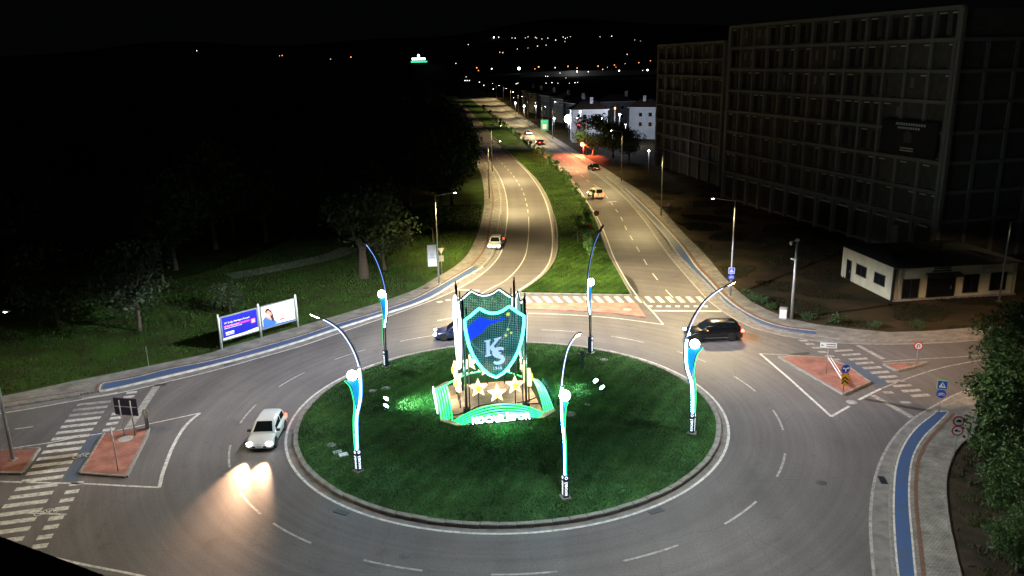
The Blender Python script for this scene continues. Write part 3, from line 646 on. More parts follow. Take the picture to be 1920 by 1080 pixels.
bp_ = offset(cSO, .3)+[Vector((45, 20, 0)), Vector((60, 45, 0))]
P = np.stack([rng.uniform(18, 45, 90000), rng.uniform(22, 60, 90000)], 1); P = P[inside(bp_, P)]
nzz = np.sin(P[:, 0]*1.9+1.3*np.sin(P[:, 1]*1.1))*np.sin(P[:, 1]*1.7+P[:, 0]*.5); P = P[nzz > .05][:16000]
blades('grass', P, np.full(len(P), .02), h=.22, w=.08, mt=mat('bank_weed_blade', (0.040, 0.060, 0.018), (0.070, 0.055, 0.03), rough=.9, scale=.6, contrast=(.4, .6), spec=.1), label='straggling weeds and dry stalks on the near bank')

M_MHC = mat('road_cover_iron', (.075, .072, .07), (.045, .043, .042), rough=.6, scale=9)
M_DAMP = worn_paint('damp_asphalt', (0.022, 0.021, 0.020), (0.060, 0.057, 0.055), .38, 1.4)
mark('damp_patch', [G(*p) for p in ((1162,514),(1172,515),(1186,523),(1196,540),(1198,549),(1192,552),(1178,548),(1170,532))], M_DAMP, .0042)
mark('damp_patch', [G(*p) for p in ((1470,672),(1500,668),(1520,664),(1516,660),(1490,662),(1462,668))], M_DAMP, .0032)
drain = MB().box((0, 0, 0), (.9, .38, .02)).mesh('drain_grate', M_DARK)
for x, y, a in ((640, 960, R(-28)), (1230, 958, R(25)), (1655, 900, R(80)), (430, 682, R(20)), (300, 722, R(14))): inst('drain_grate', drain, road, G(x, y, .012), (0, 0, a))
for x, y in ((420, 890), (1180, 610), (1540, 905), (760, 1040)): disc('manhole_cover', G(x, y), .33, -.004, road, M_MHC)
# ================================================================== SHIELD MONUMENT
M_NEON = glow('neon_turquoise', (0.07, 1.0, 0.74), 6.0)
M_NEONW = glow('neon_white', (0.75, 0.9, 1.0), 4.0)
M_NEONV = glow('neon_violet_white', (0.78, 0.76, 1.0), 9.0)
M_NEONG = glow('led_green', (0.01, 0.9, 0.16), 4.0)
M_LETTER = glow('lit_letters', (0.86, 0.92, 1.0), 7.0)
M_LETTER2 = glow('lit_post_letters', (0.86, 0.92, 1.0), 1.6); M_BPOST2 = mat('unlit_letters', (.02, .03, .07), (.015, .02, .05), rough=.4)
M_STAR = glow('lit_star_face', (1.0, 0.80, 0.46), 1.5)
M_STARC = glow('lit_star_heart', (1.0, 0.55, 0.04), 1.4)
M_SHBLUE = glow('lit_blue', (0.01, 0.05, 0.95), 1.1)
M_SHLET = glow('lit_pale_blue', (0.45, 0.62, 0.95), 0.9)
M_SHYEL = glow('lit_yellow', (0.75, 0.85, 0.12), 1.0)
M_POST = mat('polished_post', (0.16, 0.17, 0.19), (0.10, 0.11, 0.12), rough=0.3, metal=0.9, scale=3)
M_GPLATE = mat('green_plate', (0.008, 0.085, 0.04), (0.006, 0.06, 0.03), rough=0.4, scale=3)
M_FLOOR = pavers('monument_floor', (0.72, 0.56, 0.44), (0.66, 0.50, 0.39), (0.52, 0.38, 0.29), 1.2, 0.6)
def led_mesh_material(name, col, strength):
    m = bpy.data.materials.new(name); m.use_nodes = True; nt = m.node_tree; N, L = nt.nodes, nt.links; b = N['Principled BSDF']; out = N['Material Output']
    b.inputs['Base Color'].default_value = (0.012, 0.03, 0.03, 1); b.inputs['Roughness'].default_value = 0.35
    tc = N.new('ShaderNodeTexCoord'); sp = N.new('ShaderNodeSeparateXYZ'); L.new(tc.outputs['Object'], sp.inputs[0])
    def M(op, a, v=None):
        q = N.new('ShaderNodeMath'); q.operation = op
        if isinstance(a, (int, float)): q.inputs[0].default_value = a
        else: L.new(a, q.inputs[0])
        if v is not None:
            if isinstance(v, (int, float)): q.inputs[1].default_value = v
            else: L.new(v, q.inputs[1])
        return q.outputs[0]
    def wave(src): return M('ABSOLUTE', M('SUBTRACT', M('FRACT', M('MULTIPLY', src, 8.0)), 0.5))
    wx, wz = wave(sp.outputs[0]), wave(sp.outputs[2])
    dot = M('LESS_THAN', M('ADD', M('MULTIPLY', wx, wx), M('MULTIPLY', wz, wz)), 0.055)
    nz = N.new('ShaderNodeTexNoise'); nz.inputs['Scale'].default_value = 0.9; L.new(tc.outputs['Object'], nz.inputs['Vector'])
    mr = N.new('ShaderNodeMapRange'); mr.inputs['From Min'].default_value = .35; mr.inputs['From Max'].default_value = .65; mr.inputs['To Min'].default_value = .25; L.new(nz.outputs['Fac'], mr.inputs['Value'])
    b.inputs['Emission Color'].default_value = (*col, 1); L.new(M('ADD', M('MULTIPLY', M('MULTIPLY', dot, mr.outputs[0]), strength), 0.07), b.inputs['Emission Strength'])
    tr = N.new('ShaderNodeBsdfTransparent'); mx = N.new('ShaderNodeMixShader')
    L.new(M('MULTIPLY', M('SUBTRACT', 1.0, dot), 0.22), mx.inputs[0]); L.new(b.outputs[0], mx.inputs[1]); L.new(tr.outputs[0], mx.inputs[2]); L.new(mx.outputs[0], out.inputs[0])
    return m
M_LED = led_mesh_material('led_mesh_panel', (0.14, 0.75, 0.50), 1.3)
M_LEDF = led_mesh_material('led_mesh_panel_front', (0.12, 0.55, 0.60), 1.1)

fl, fr = G(875, 775, .6), G(987, 765, .6)
mrot = math.atan2(fr.y-fl.y, fr.x-fl.x); mu = (fr-fl).normalized(); mv = Vector((-mu.y, mu.x, 0))
HALF = (fr-fl).length/2
mc = (fl+fr)/2+mv*HALF; ZF = 0.62
mon = thing('shield_monument', 'tall four-sided shield monument with neon outline, club letters and glowing stars', 'monument', (mc.x, mc.y, 0), mrot)
oct_ = [(-3.98,-2.95),(-2.95,-3.98),(2.95,-3.98),(3.98,-2.95),(3.98,2.95),(2.95,3.98),(-2.95,3.98),(-3.98,2.95)]
MB().prism(oct_, .3, ZF).build('floor', M_FLOOR, mon)
half = [(0,.92),(.12,.922),(.28,.945),(.42,.98),(.5,1.0),(.62,.965),(.8,.905),(1.0,.85),(.985,.72),(.95,.62),(.88,.48),(.77,.35),(.62,.235),(.45,.135),(.24,.05),(0,0)]
SH_W, SH_H = 2.02, 5.0
outline = [(x*SH_W, z*SH_H) for x, z in half]+[(-x*SH_W, z*SH_H) for x, z in half[-2:0:-1]]
MZ = Matrix.Rotation(math.pi/2, 4, 'X')            # (x, y, z) -> (x, -z, y): polygons drawn in x-z
panel_b = MB().prism(outline, -.03, .03, M=MZ).mesh('shield_panel', M_LED)
panel_f = MB().prism(outline, -.03, .03, M=MZ).mesh('shield_panel', M_LEDF)
def ring_tube(off, rad, m, y): return MB().tube([(x, y, z) for x, z in outline], rad, 8, closed=True)
rim = MB().tube([(x*1.025, .03, (z-SH_H*.5)*1.02+SH_H*.5) for x, z in outline], .055, 6, closed=True).mesh('shield_frame', M_DARK)
neon_t = MB().tube([(x, -.08, z) for x, z in outline], .10, 8, closed=True)
neon_f = neon_t.mesh('neon_outline', M_NEON); neon_w = MB().tube([(x*.975, 0, (z-SH_H*.5)*.98+SH_H*.5) for x, z in outline], .055, 8, closed=True).mesh('neon_outline', M_NEONW)
neon_v = MB().tube([(x, -.08, z) for x, z in outline], .10, 8, closed=True).mesh('neon_outline', M_NEONV)
SH_Z = ZF+2.55
sides = [(0, 0), (1, math.pi/2), (2, math.pi), (3, -math.pi/2)]     # front, right, back, left
post_me = MB().tube([(0, 0, ZF), (0, 0, ZF+8.1)], .085, 10).mesh('post', M_POST)
post_thin = MB().tube([(0, 0, ZF), (0, 0, ZF+7.6)], .045, 8).mesh('post', M_POST)
foot_me = MB().bbox((0, 0, ZF+.2), (.42, .42, .4), .04).mesh('post_base', M_DARK)
for sx in (-1, 1):
    for sy in (-1, 1):
        inst('post', post_me, mon, (sx*HALF, sy*HALF, 0)); inst('post', post_thin, mon, (sx*(HALF-.24), sy*HALF, 0)); inst('post', post_thin, mon, (sx*HALF, sy*(HALF-.24), 0))
        inst('post_base', foot_me, mon, (sx*HALF, sy*HALF, 0))
        MB().box((sx*(HALF+.02), sy*(HALF+.02), ZF+8.15), (.08, .08, .45)).build('post_spike', M_DARK, mon)
def star_poly(r, r2=.42, n=5, a0=math.pi/2):
    return [((r if i % 2 == 0 else r*r2)*math.cos(a0+math.pi*i/n), (r if i % 2 == 0 else r*r2)*math.sin(a0+math.pi*i/n)) for i in range(2*n)]
def star_mesh(r, d):
    mb = MB(); P = star_poly(r); n = len(P)
    vs = [(x, 0, z) for x, z in P]+[(x, d, z) for x, z in P]+[(0, -.12, 0), (0, d, 0)]
    fs = [(i, (i+1) % n, 2*n) for i in range(n)]+[(n+(i+1) % n, n+i, 2*n+1) for i in range(n)]+[(i, n+i, n+(i+1) % n, (i+1) % n) for i in range(n)]
    mb.add(vs, fs); return mb.mesh('star', M_STAR)
star_me = star_mesh(.68, .22); heart_me = MB().prism(star_poly(.26, .55), -.04, .10, M=MZ).mesh('star_heart', M_STARC)
stem_me = MB().tube([(0, .12, -2.6), (0, .12, -.2)], .045, 6).mesh('star_stem', M_DARK)
def arc_seg(w, h, n=22):
    rad = (w*w+h*h)/(2*h); a = math.asin(min(1, w/rad)); return [(rad*math.sin(-a+2*a*i/n), rad*math.cos(-a+2*a*i/n)-(rad-h)) for i in range(n+1)]
plates = []
for k in range(5):
    w, h = 3.05-.1*k, .92-.13*k; arc = arc_seg(w, h)
    pm = MB().prism(arc, -.035, .035, M=MZ).mesh('arc_plate', M_GPLATE)
    tm = MB().tube([(x, -.04, z+.01) for x, z in arc], .045, 6).mesh('led_strip', M_NEONG)
    plates.append((pm, tm, 3.15+.17*k))
let_me = text_mesh('KOCAELİSPOR', .62, .05, M_LETTER, bold=.012); let_dim = let_me.copy(); let_dim.materials[0] = M_LETTER2; let_off = let_me.copy(); let_off.materials[0] = M_BPOST2
xs = [v.co.x for v in let_me.vertices]; wid = max(xs)-min(xs)
for si, ang in sides:
    q = Matrix.Rotation(ang, 3, 'Z')
    def put(name, me, p, par=mon, s=(1, 1, 1), rx=0): 
        v = q @ Vector(p); return inst(name, me, par, v, (rx, 0, ang), s)
    d = HALF+.12
    sp = put('shield_panel', panel_f if si == 0 else panel_b, (0, -d, SH_Z))
    inst('shield_frame', rim, sp); inst('neon_outline', neon_f if si == 0 else (neon_v if si == 3 else neon_w), sp)
    for sx, z in ((-1.28, 1.95), (0.0, 1.45), (1.28, 1.95)):
        st = put('star', star_me, (sx, -d-.35, ZF+z)); inst('star_heart', heart_me, st, (0, -.06, 0)); inst('star_stem', stem_me, st, (0, 0, 0), scale=(1, 1, (z-.2)/2.4))
    for pm, tm, dist in plates:
        pl_ = put('arc_plate', pm, (0, -dist, ZF-.02)); inst('led_strip', tm, pl_)
    put('club_lettering', (let_me, let_off, let_dim, let_dim)[si], (0, -4.10, .90), s=(3.95/wid, 1, 1), rx=math.pi/2)
    MB().box((0, 0, 0), (4.2, .06, .1)).build('letter_rail', M_DARK, mon, q @ Vector((0, -4.04, .64)), (0, 0, ang))
# emblem of the front shield: blue bay shape, small stars, the club letters and the year
fs_ = [c for c in mon.children if c.name.startswith('shield_panel')][0]
def on_front(poly, name, m, d0=.05, d1=.09): return MB().prism(poly, d0, d1, M=MZ).build(name, m, fs_)
def fx(px, py): return ((px-475)/325*SH_W*.985, (1065-py-((px-475)*-.115))/760*SH_H)   # reading the emblem off the shield
bay = [(172,470),(235,420),(300,385),(360,392),(410,435),(470,445),(530,440),(585,432),(590,452),(530,462),(465,470),(415,480),(380,505),(340,545),(290,570),(240,590),(200,622),(185,560)]
on_front([fx(*p) for p in bay], 'blue_bay', M_SHBLUE, .045, .075)
for x, y, r_, n_ in ((627,405,.17,8),(622,568,.11,5),(657,612,.11,5),(597,628,.12,5)):
    cx, cz = fx(x, y); on_front([(cx+a, cz+b) for a, b in star_poly(r_, .4, n_)], 'small_star', M_SHYEL)
K = [(355,640),(425,640),(425,652),(412,655),(412,722),(478,655),(462,652),(462,640),(545,632),(545,646),(520,655),(455,718),(515,795),(540,800),(540,812),(455,812),(462,800),(412,738),(412,800),(428,803),(428,815),(357,818),(357,806),(374,800),(374,657),(355,653)]
on_front([fx(*p) for p in K], 'letter_k', M_SHLET, .05, .10)
Sc = [(566,775),(548,762),(520,757),(488,760),(463,778),(462,803),(485,825),(520,842),(550,862),(556,885),(540,905),(510,912),(478,908),(452,888)]
c_ = [Vector((*fx(*p), 0)) for p in Sc]; c_ = cat_rom(c_, n=40); ws = [.085+.065*math.sin(math.pi*i/39) for i in range(40)]
A_, B_ = [], []
for i, p in enumerate(c_):
    t = (c_[min(i+1, 39)]-c_[max(i-1, 0)]).normalized(); nn = Vector((-t.y, t.x, 0)); A_.append(p+nn*ws[i]); B_.append(p-nn*ws[i])
mbs = MB(); mbs.add([(p.x, -.105, p.y) for p in A_+B_]+[(p.x, -.05, p.y) for p in A_+B_], [(i, 40+i, 41+i, i+1) for i in range(39)]+[(i, i+1, 81+i, 80+i) for i in range(39)]+[(41+i, 40+i, 120+i, 121+i) for i in range(39)])
mbs.build('letter_s', M_SHLET, fs_)
yr = text_mesh('1966', .34, .012, M_SHLET); cx, cz = fx(492, 968); inst('year_lettering', yr, fs_, (cx, -.075, cz), (math.pi/2, 0, 0))
for sx, sy in ((0, -2.9), (0, 2.9), (-2.9, 0), (2.9, 0)):
    ld = bpy.data.lights.new('star_light', 'POINT'); ld.energy = 230; ld.color = (1, .76, .50); ld.shadow_soft_size = .3; lo = bpy.data.objects.new('star_light', ld); link(lo, mon); lo.location = (sx, sy, ZF+1.6)
for sx, sy in ((0, -4.9), (0, 4.9), (-4.9, 0), (4.9, 0)):
    ld = bpy.data.lights.new('led_wash', 'POINT'); ld.energy = 170; ld.color = (.12, 1, .5); ld.shadow_soft_size = .6; lo = bpy.data.objects.new('led_wash', ld); link(lo, mon); lo.location = (sx, sy, ZF+1.0)
# cables over the floor
for pts in ([(-2.1,-2.2),(-1.2,-1.2),(.2,-1.0),(1.4,-1.3)], [(-2.0,-3.0),(-1.2,-2.4),(-.6,-1.7),(-.2,-1.2)], [(.1,-1.2),(.2,-2.0),(.7,-2.6),(.9,-3.0)], [(.6,-1.0),(.9,-1.9),(1.5,-2.6),(2.0,-2.9)], [(-3.6,-2.2),(-2.8,-2.3),(-2.2,-2.0),(-1.4,-1.6)], [(-3.4,-3.0),(-2.8,-2.9),(-2.1,-2.9)], [(1.6,-1.2),(2.4,-1.0),(3.2,-.4),(3.5,.3)], [(2.0,-1.5),(2.8,-1.6),(3.5,-1.5)]):
    MB().tube(cat_rom([(x, y, ZF+.04) for x, y in pts], n=16), .035, 5).build('cable', M_BLACK, mon)
# ================================================================== GROUND FLOODLIGHTS ON THE LAWN
M_FLOOD = glow('flood_lens', (0.45, 1.0, 0.85), 30)
def floodlight(x, y, label):
    g = G(x, y, .5); z = LZ(g); d = Vector((mc.x-g.x, mc.y-g.y, 0)); an = math.atan2(d.y, d.x)
    t = thing('floodlight', label, 'floodlight', (g.x, g.y, z), an, 'floodlights on the lawn')
    tilt = R(-52)
    MB().bbox((0, 0, .02), (.3, .4, .06), .01).build('bracket', M_DARK, t)
    hd = MB().bbox((0, 0, 0), (.14, .46, .36), .02).build('housing', M_DARK, t, (0, 0, .24), (0, tilt, 0))
    MB().lathe([(.20, .0), (.19, .04), (.10, .07), (.01, .08)], 14, M=Matrix.Rotation(math.pi/2, 4, 'Y')).build('lens', M_FLOOD, hd, (.07, 0, 0))
    ld = bpy.data.lights.new('flood_beam', 'SPOT'); ld.energy = 3200; ld.spot_size = R(84); ld.spot_blend = .8; ld.color = (.5, 1, .8); ld.shadow_soft_size = .15
    lo = bpy.data.objects.new('flood_beam', ld); link(lo, t); lo.location = (.25, 0, .42); lo.rotation_euler = (0, R(-100), 0)
floodlight(723, 753, 'glowing lawn floodlight west of the shields, farther of its pair')
floodlight(723, 767, 'glowing lawn floodlight west of the shields, nearer of its pair')
floodlight(1118, 720, 'glowing lawn floodlight beyond the standing man, farther of its pair')
floodlight(1130, 733, 'glowing lawn floodlight near the standing man, nearer of its pair')
for x, lab in ((927, 'low steel hoop on the near lawn, west one of two'), (965, 'low steel hoop on the near lawn, east one of two')):
    g = G(x, 851, .45); t = MB().tube([(-.25, 0, -.1), (-.25, 0, .42), (.25, 0, .42), (.25, 0, -.1)], .025, 6).build('steel_hoop', M_DARK, None, (g.x, g.y, LZ(g))); tag(t, lab, 'hoop', 'hoops on the lawn')


def road_optics(ld, reach=.28, back=-.25, p=2.1):
    """luminaire optics: an even carpet of light (intensity grows towards the edge of the beam), little light to the back"""
    ld.use_nodes = True; nt = ld.node_tree; N, L = nt.nodes, nt.links; em = N['Emission']
    tc = N.new('ShaderNodeTexCoord'); sp = N.new('ShaderNodeSeparateXYZ'); L.new(tc.outputs['Normal'], sp.inputs[0])
    ab = N.new('ShaderNodeMath'); ab.operation = 'ABSOLUTE'; L.new(sp.outputs[2], ab.inputs[0])
    mx = N.new('ShaderNodeMath'); mx.operation = 'MAXIMUM'; mx.inputs[1].default_value = reach; L.new(ab.outputs[0], mx.inputs[0])
    pw = N.new('ShaderNodeMath'); pw.operation = 'POWER'; pw.inputs[1].default_value = -p; L.new(mx.outputs[0], pw.inputs[0])
    mr = N.new('ShaderNodeMapRange'); mr.interpolation_type = 'SMOOTHSTEP'; mr.inputs['From Min'].default_value = back-.45; mr.inputs['From Max'].default_value = back+.25; mr.inputs['To Min'].default_value = .05; L.new(sp.outputs[0], mr.inputs['Value'])
    ml = N.new('ShaderNodeMath'); ml.operation = 'MULTIPLY'; L.new(pw.outputs[0], ml.inputs[0]); L.new(mr.outputs[0], ml.inputs[1]); L.new(ml.outputs[0], em.inputs['Strength'])
# ================================================================== DECORATIVE LED LAMPS OF THE ROUNDABOUT
M_LEDB = glow('led_blue_white', (0.30, 0.55, 1.0), 7)
M_LEDC = glow('led_core', (0.26, 0.72, 1.0), 110); M_HALO = glow('led_halo_blue', (0.01, 0.14, 1.0), 6.0); M_LEDD = glow('led_blue_dim', (0.16, 0.30, 1.0), 2.0)
M_LEDG = glow('led_green_line', (0.02, 1.0, 0.30), 2.6)
M_GLOBE = glow('lamp_globe', (1.0, 0.97, 0.98), 30)
M_FUN = glow('blue_funnel', (0.01, 0.33, 0.9), .6)
M_BPOST = mat('navy_post', (0.012, 0.02, 0.09), (0.01, 0.015, 0.06), rough=.35)
stemw = cat_rom([(x, 0, z) for x, z in ((-.06,1.45),(-.09,2.3),(-.2,3.5),(-.5,4.4),(-.62,5.4),(-.6,6.4),(-.42,7.25),(-.09,8.1),(.46,9.05),(1.2,9.78),(1.63,10.08))], n=48)
stemg = cat_rom([(x, 0, z) for x, z in ((.11,1.45),(.11,2.5),(.03,3.6),(-.08,4.2),(-.02,5.0),(.14,5.6),(.42,5.98))], n=26)
d_post = MB().bbox((0, 0, .72), (.34, .30, 1.44), .02).mesh('post_base', M_BPOST)
d_plate = MB().bbox((0, 0, .03), (.6, .56, .06), .01).mesh('base_plate', M_CONC)
d_spine = MB().tube([p+Vector((-.07, 0, 0)) for p in stemw], [.055]*30+[.053-.001*i for i in range(18)], 8).mesh('arm', M_DARK)
core = [p+Vector((.05, 0, 0)) for p in stemw[:-1]]
d_led = MB().tube([p for p in core if p.z < 6.6], .06, 8).mesh('led_strip', M_LEDC)
M_LEDU = glow('led_upper', (0.40, 0.50, 1.0), 3.0); d_up = MB().tube([p for p in core if p.z >= 6.5], .026, 6).mesh('led_strip', M_LEDU)
d_halo = [MB().tube([p+Vector((-.01, sy*.06, 0)) for p in core if p.z < 6.6], .03, 6).mesh('led_halo_tube', M_HALO) for sy in (-1, 1)]  # added glowing tubes that stand in for the strip's blue bloom
mid = [p for p in core if 3.4 < p.z < 6.4]
d_ledd = MB().tube(mid, .06, 8).mesh('led_strip', M_LEDC)
d_halod = [MB().tube([p+Vector((0, sy*.065, 0)) for p in mid], .035, 6).mesh('led_halo_tube', M_HALO) for sy in (-1, 1)]
d_thin = MB().tube([p for p in core if p.z >= 6.3], .022, 6).mesh('led_strip', M_LEDD)
d_stemg = MB().tube(stemg, .05, 8).mesh('green_stem', M_DARK)
d_ledg = MB().tube([p+Vector((.05, 0, 0)) for p in stemg], .032, 6).mesh('led_strip', M_LEDG)
lf = [p for p in stemw if 4.1 < p.z < 5.95]; rf = resample([p for p in stemg if p.z > 4.15], n=len(lf))
mb = MB(); nL = len(lf)
for sy in (-.02, .02): mb.add([(p.x+.13, sy, p.z) for p in lf]+[(p.x, sy, p.z) for p in rf], [(i, i+1, nL+i+1, nL+i) for i in range(nL-1)])
d_fun = mb.mesh('mesh_funnel', M_FUN)
d_globe = MB().ball((-.04, 0, 6.18), .30, 20).mesh('globe', M_GLOBE)
d_head = MB().add([(0,-.10,.03),(0,.10,.03),(.85,.08,.02),(.85,-.08,.02),(0,-.10,-.06),(0,.10,-.06),(.85,.08,-.06),(.85,-.08,-.06)], [(0,3,2,1),(4,5,6,7),(0,4,7,3),(1,2,6,5),(0,1,5,4),(3,7,6,2)]).mesh('lamp_head', M_DARK)
d_lens = MB().add([(.2,-.06,-.061),(.2,.06,-.061),(.8,.06,-.061),(.8,-.06,-.061),(.3,-.035,-.085),(.3,.035,-.085),(.7,.035,-.085),(.7,-.035,-.085)], [(4,5,6,7),(0,1,5,4),(1,2,6,5),(2,3,7,6),(3,0,4,7)]).mesh('lens', M_LAMP)
d_txt = text_mesh('KOCAELİ', .20, .008, M_LETTER2, bold=.004)
M_R2 = M_LETTER2
d_ring = MB().tube([(.075*math.cos(t), .075*math.sin(t), 0) for t in [2*math.pi*i/14 for i in range(14)]], .018, 6, closed=True).mesh('emblem_ring', M_LETTER2)
def road_beam(power, col):
    dl_data = bpy.data.lights.new('road_beam', 'SPOT'); dl_data.energy = power; dl_data.spot_size = R(150); dl_data.spot_blend = .3; dl_data.color = col; dl_data.shadow_soft_size = .18; road_optics(dl_data, .28, -.32, 2.0); return dl_data
def deco_lamp(x, y, label, bright, letter_sides, power, col):
    g = G(x, y, .3); z = LZ(g); g = G(x, y, z); an = math.atan2(g.y-RING.y, g.x-RING.x)
    t = thing('curved_led_lamp', label, 'lamp', (g.x, g.y, z-.02), an, 'curved LED lamps around the roundabout lawn')
    inst('base_plate', d_plate, t); po = inst('post_base', d_post, t)
    for sa in letter_sides:
        q = Matrix.Rotation(sa, 4, 'Z')
        M = q @ Matrix.Translation((.178 if abs(math.cos(sa)) > .5 else .16, 0, .62)) @ Matrix.Rotation(math.pi/2, 4, 'Z') @ Matrix.Rotation(math.pi/2, 4, 'X') @ Matrix.Rotation(math.pi/2, 4, 'Z')
        o = inst('lettering', d_txt, po); o.matrix_local = M
        o = inst('emblem_ring', d_ring, po); o.matrix_local = q @ Matrix.Translation((.185 if abs(math.cos(sa)) > .5 else .165, 0, 1.29)) @ Matrix.Rotation(math.pi/2, 4, 'Y')
    a = inst('arm', d_spine, t); inst('led_strip', d_led if bright else d_ledd, a)
    for hm_ in (d_halo if bright else d_halod): inst('led_halo_tube', hm_, a)
    inst('led_strip', d_up if bright else d_thin, a)
    b = inst('green_stem', d_stemg, t); inst('led_strip', d_ledg, b)
    inst('mesh_funnel', d_fun, t); inst('globe', d_globe, t)
    h = inst('lamp_head', d_head, t, (1.58, 0, 10.08), (0, R(-33), 0)); inst('lens', d_lens, h)
    lo = bpy.data.objects.new('road_beam', road_beam(power, col)); link(lo, t); lo.location = (2.1, 0, 10.2); lo.rotation_euler = (0, R(-6), 0)
    return t
deco_lamp(724, 687, 'curved LED lamp far left of the shields, behind the manhole covers', False, (0, -math.pi/2, math.pi/2), 8500, (.84, .90, 1))
deco_lamp(673, 882, 'curved LED lamp leaning over the white car', True, (0, -math.pi/2, math.pi/2), 1300, (1, .97, .97))
deco_lamp(1060, 932, 'curved LED lamp nearest the camera, arm bending towards the viewer', True, (0, -math.pi/2, math.pi/2), 3400, (.78, .93, 1))
deco_lamp(1297, 811, 'curved LED lamp beside the black car, arm bending right', True, (0, -math.pi/2, math.pi/2), 3200, (1, .95, .9))
deco_lamp(1107, 661, 'curved LED lamp behind the standing man, in front of the median', False, (0, -math.pi/2, math.pi/2), 10500, (.88, .90, 1))

# ================================================================== STREET LAMPS
s_pole = MB().tube([(0, 0, 0), (0, 0, 3), (0, 0, 10.0)], [.11, .095, .055], 10).mesh('pole', M_STEEL)
s_plate = MB().bbox((0, 0, .03), (.42, .42, .06), .01).mesh('base_plate', M_STEEL)
s_arm = MB().tube([(0, 0, 9.9), (1.0, 0, 10.05), (1.95, 0, 10.2)], .035, 8).mesh('arm', M_STEEL)
s_head = MB().add([(1.85,-.13,.05),(1.85,.13,.05),(2.45,.10,.03),(2.45,-.10,.03),(1.85,-.13,-.04),(1.85,.13,-.04),(2.45,.10,-.03),(2.45,-.10,-.03)], [(0,3,2,1),(4,5,6,7),(0,4,7,3),(1,2,6,5),(0,1,5,4),(3,7,6,2)]).mesh('lamp_head', M_GREYP)
s_lens = MB().lathe([(.13, -.065), (.13, -.02), (.05, .0)], 10, c=(2.2, 0, 0)).mesh('lens', M_LAMP)
def street_lamp(x, y, face, label, power=3000, col=(1, .78, .38), g=None, z=.13, height=10.0, spot=144, tilt=0, light=True, group='street lamps along the roads'):
    g = g or G(x, y, z); power *= 2.9
    t = thing('street_lamp', label, 'street lamp', (g.x, g.y, z), face, group); t.scale = (1, 1, height/10.0)
    inst('pole', s_pole, t); inst('base_plate', s_plate, t); inst('arm', s_arm, t)
    h = inst('lamp_head', s_head, t, (0, 0, 10.2)); inst('lens', s_lens, h)
    if light:
        k = ('st', power, col, spot)
        if k not in MATS:
            ld = bpy.data.lights.new('street_light', 'SPOT'); ld.energy = power; ld.color = col; ld.spot_size = R(spot); ld.spot_blend = .5; ld.shadow_soft_size = .15; road_optics(ld, .26, -.12, 2.75); MATS[k] = ld
        lo = bpy.data.objects.new('street_light', MATS[k]); link(lo, t); lo.location = (2.25, 0, 10.1); lo.rotation_euler = (0, R(-tilt), 0)
    return t
street_lamp(823, 532, R(8), 'grey street lamp carrying the white banner beside the wooded verge', 7000)
street_lamp(1369, 555, R(172), 'grey street lamp carrying the crossing signs on the right footway', 4600)
street_lamp(1239.5, 405, R(172), 'grey street lamp beside the dark plot, second beyond the crossing signs', 3200)
street_lamp(1165, 340, R(172), 'grey street lamp beside the dark plot, level with the black parked car', 2800)
street_lamp(1099, 300, R(172), 'grey street lamp at the red-lit side road', 2600)
street_lamp(917.5, 372, R(8), 'grey street lamp on the left footway bend', 5600)
street_lamp(873+50, 322, R(8), 'grey street lamp under the overhanging tree on the left footway', 5000)
street_lamp(1873, 565, R(10), 'grey street lamp in front of the small cream building', 60, height=8.0)
street_lamp(25, 862, R(-25), 'tall grey lamp post on the red island at the left edge', 700, z=.12, col=(1, .84, .55))
for k, (x, y) in enumerate(((1036,262),(1017,249),(990,229),(972,214),(958,203),(944,193),(931,186))):
    street_lamp(x, y, R(175), ('far street lamp beside the green kiosk', 'far street lamp just past the green kiosk', 'far street lamp beside the row of dark houses', 'far street lamp on the right verge, fourth beyond the side road', 'far street lamp on the right verge, fifth beyond the side road', 'far street lamp on the right verge, sixth beyond the side road', 'far street lamp on the right verge, farthest with a visible pole')[k], 3600, light=True)
street_lamp(0, 0, R(120), 'street lamp on the near corner footway, out of the photo to the right', 150, g=Vector((20.8, 24.0, .13)), col=(1, .88, .68))
street_lamp(0, 0, R(180), 'street lamp on the far right of the east arm', 1700, g=Vector((46.0, 56.0, .13)), col=(1, .62, .32))
street_lamp(0, 0, R(-90), 'street lamp far left along the west arm', 900, g=Vector((-52.0, 66.0, .13)), col=(1, .85, .55))
# ================================================================== VEHICLES
M_TYRE = M_BLACK
M_RIM = mat('alloy_rim', (0.35, 0.35, 0.36), (0.25, 0.25, 0.26), rough=.35, metal=.8)
M_HEADL = glow('headlight_lens', (1.0, 0.98, 0.95), 30)
M_HEADOFF = mat('headlight_clear', (0.6, 0.62, 0.65), (0.5, 0.52, 0.55), rough=.15)
M_TAIL = glow('tail_light', (1.0, 0.05, 0.015), 9)
M_INDIC = glow('indicator', (1.0, 0.42, 0.05), 5)
M_PLATE = mat('number_plate', (0.7, 0.7, 0.68), (0.6, 0.6, 0.58), rough=.5)
def paint(name, c, rough=.28): return mat(name, c, tuple(x*.9 for x in c), rough=rough, coat=.6, scale=.8)
wheel_t = MB().lathe([(.18, -.11), (.29, -.11), (.325, -.07), (.325, .07), (.29, .11), (.18, .11)], 20, M=Matrix.Rotation(math.pi/2, 4, 'X')).mesh('tyre', M_TYRE)
def rim_mesh():
    mb = MB().lathe([(.19, -.06), (.19, .10), (.16, .105), (.15, .06), (.02, .06)], 18, M=Matrix.Rotation(-math.pi/2, 4, 'X'))
    for i in range(5):
        a = 2*math.pi*i/5; mb.tube([(.03*math.cos(a), .085, .03*math.sin(a)), (.17*math.cos(a), .095, .17*math.sin(a))], .022, 4)
    return mb.mesh('rim', M_RIM)
rim_me = rim_mesh()
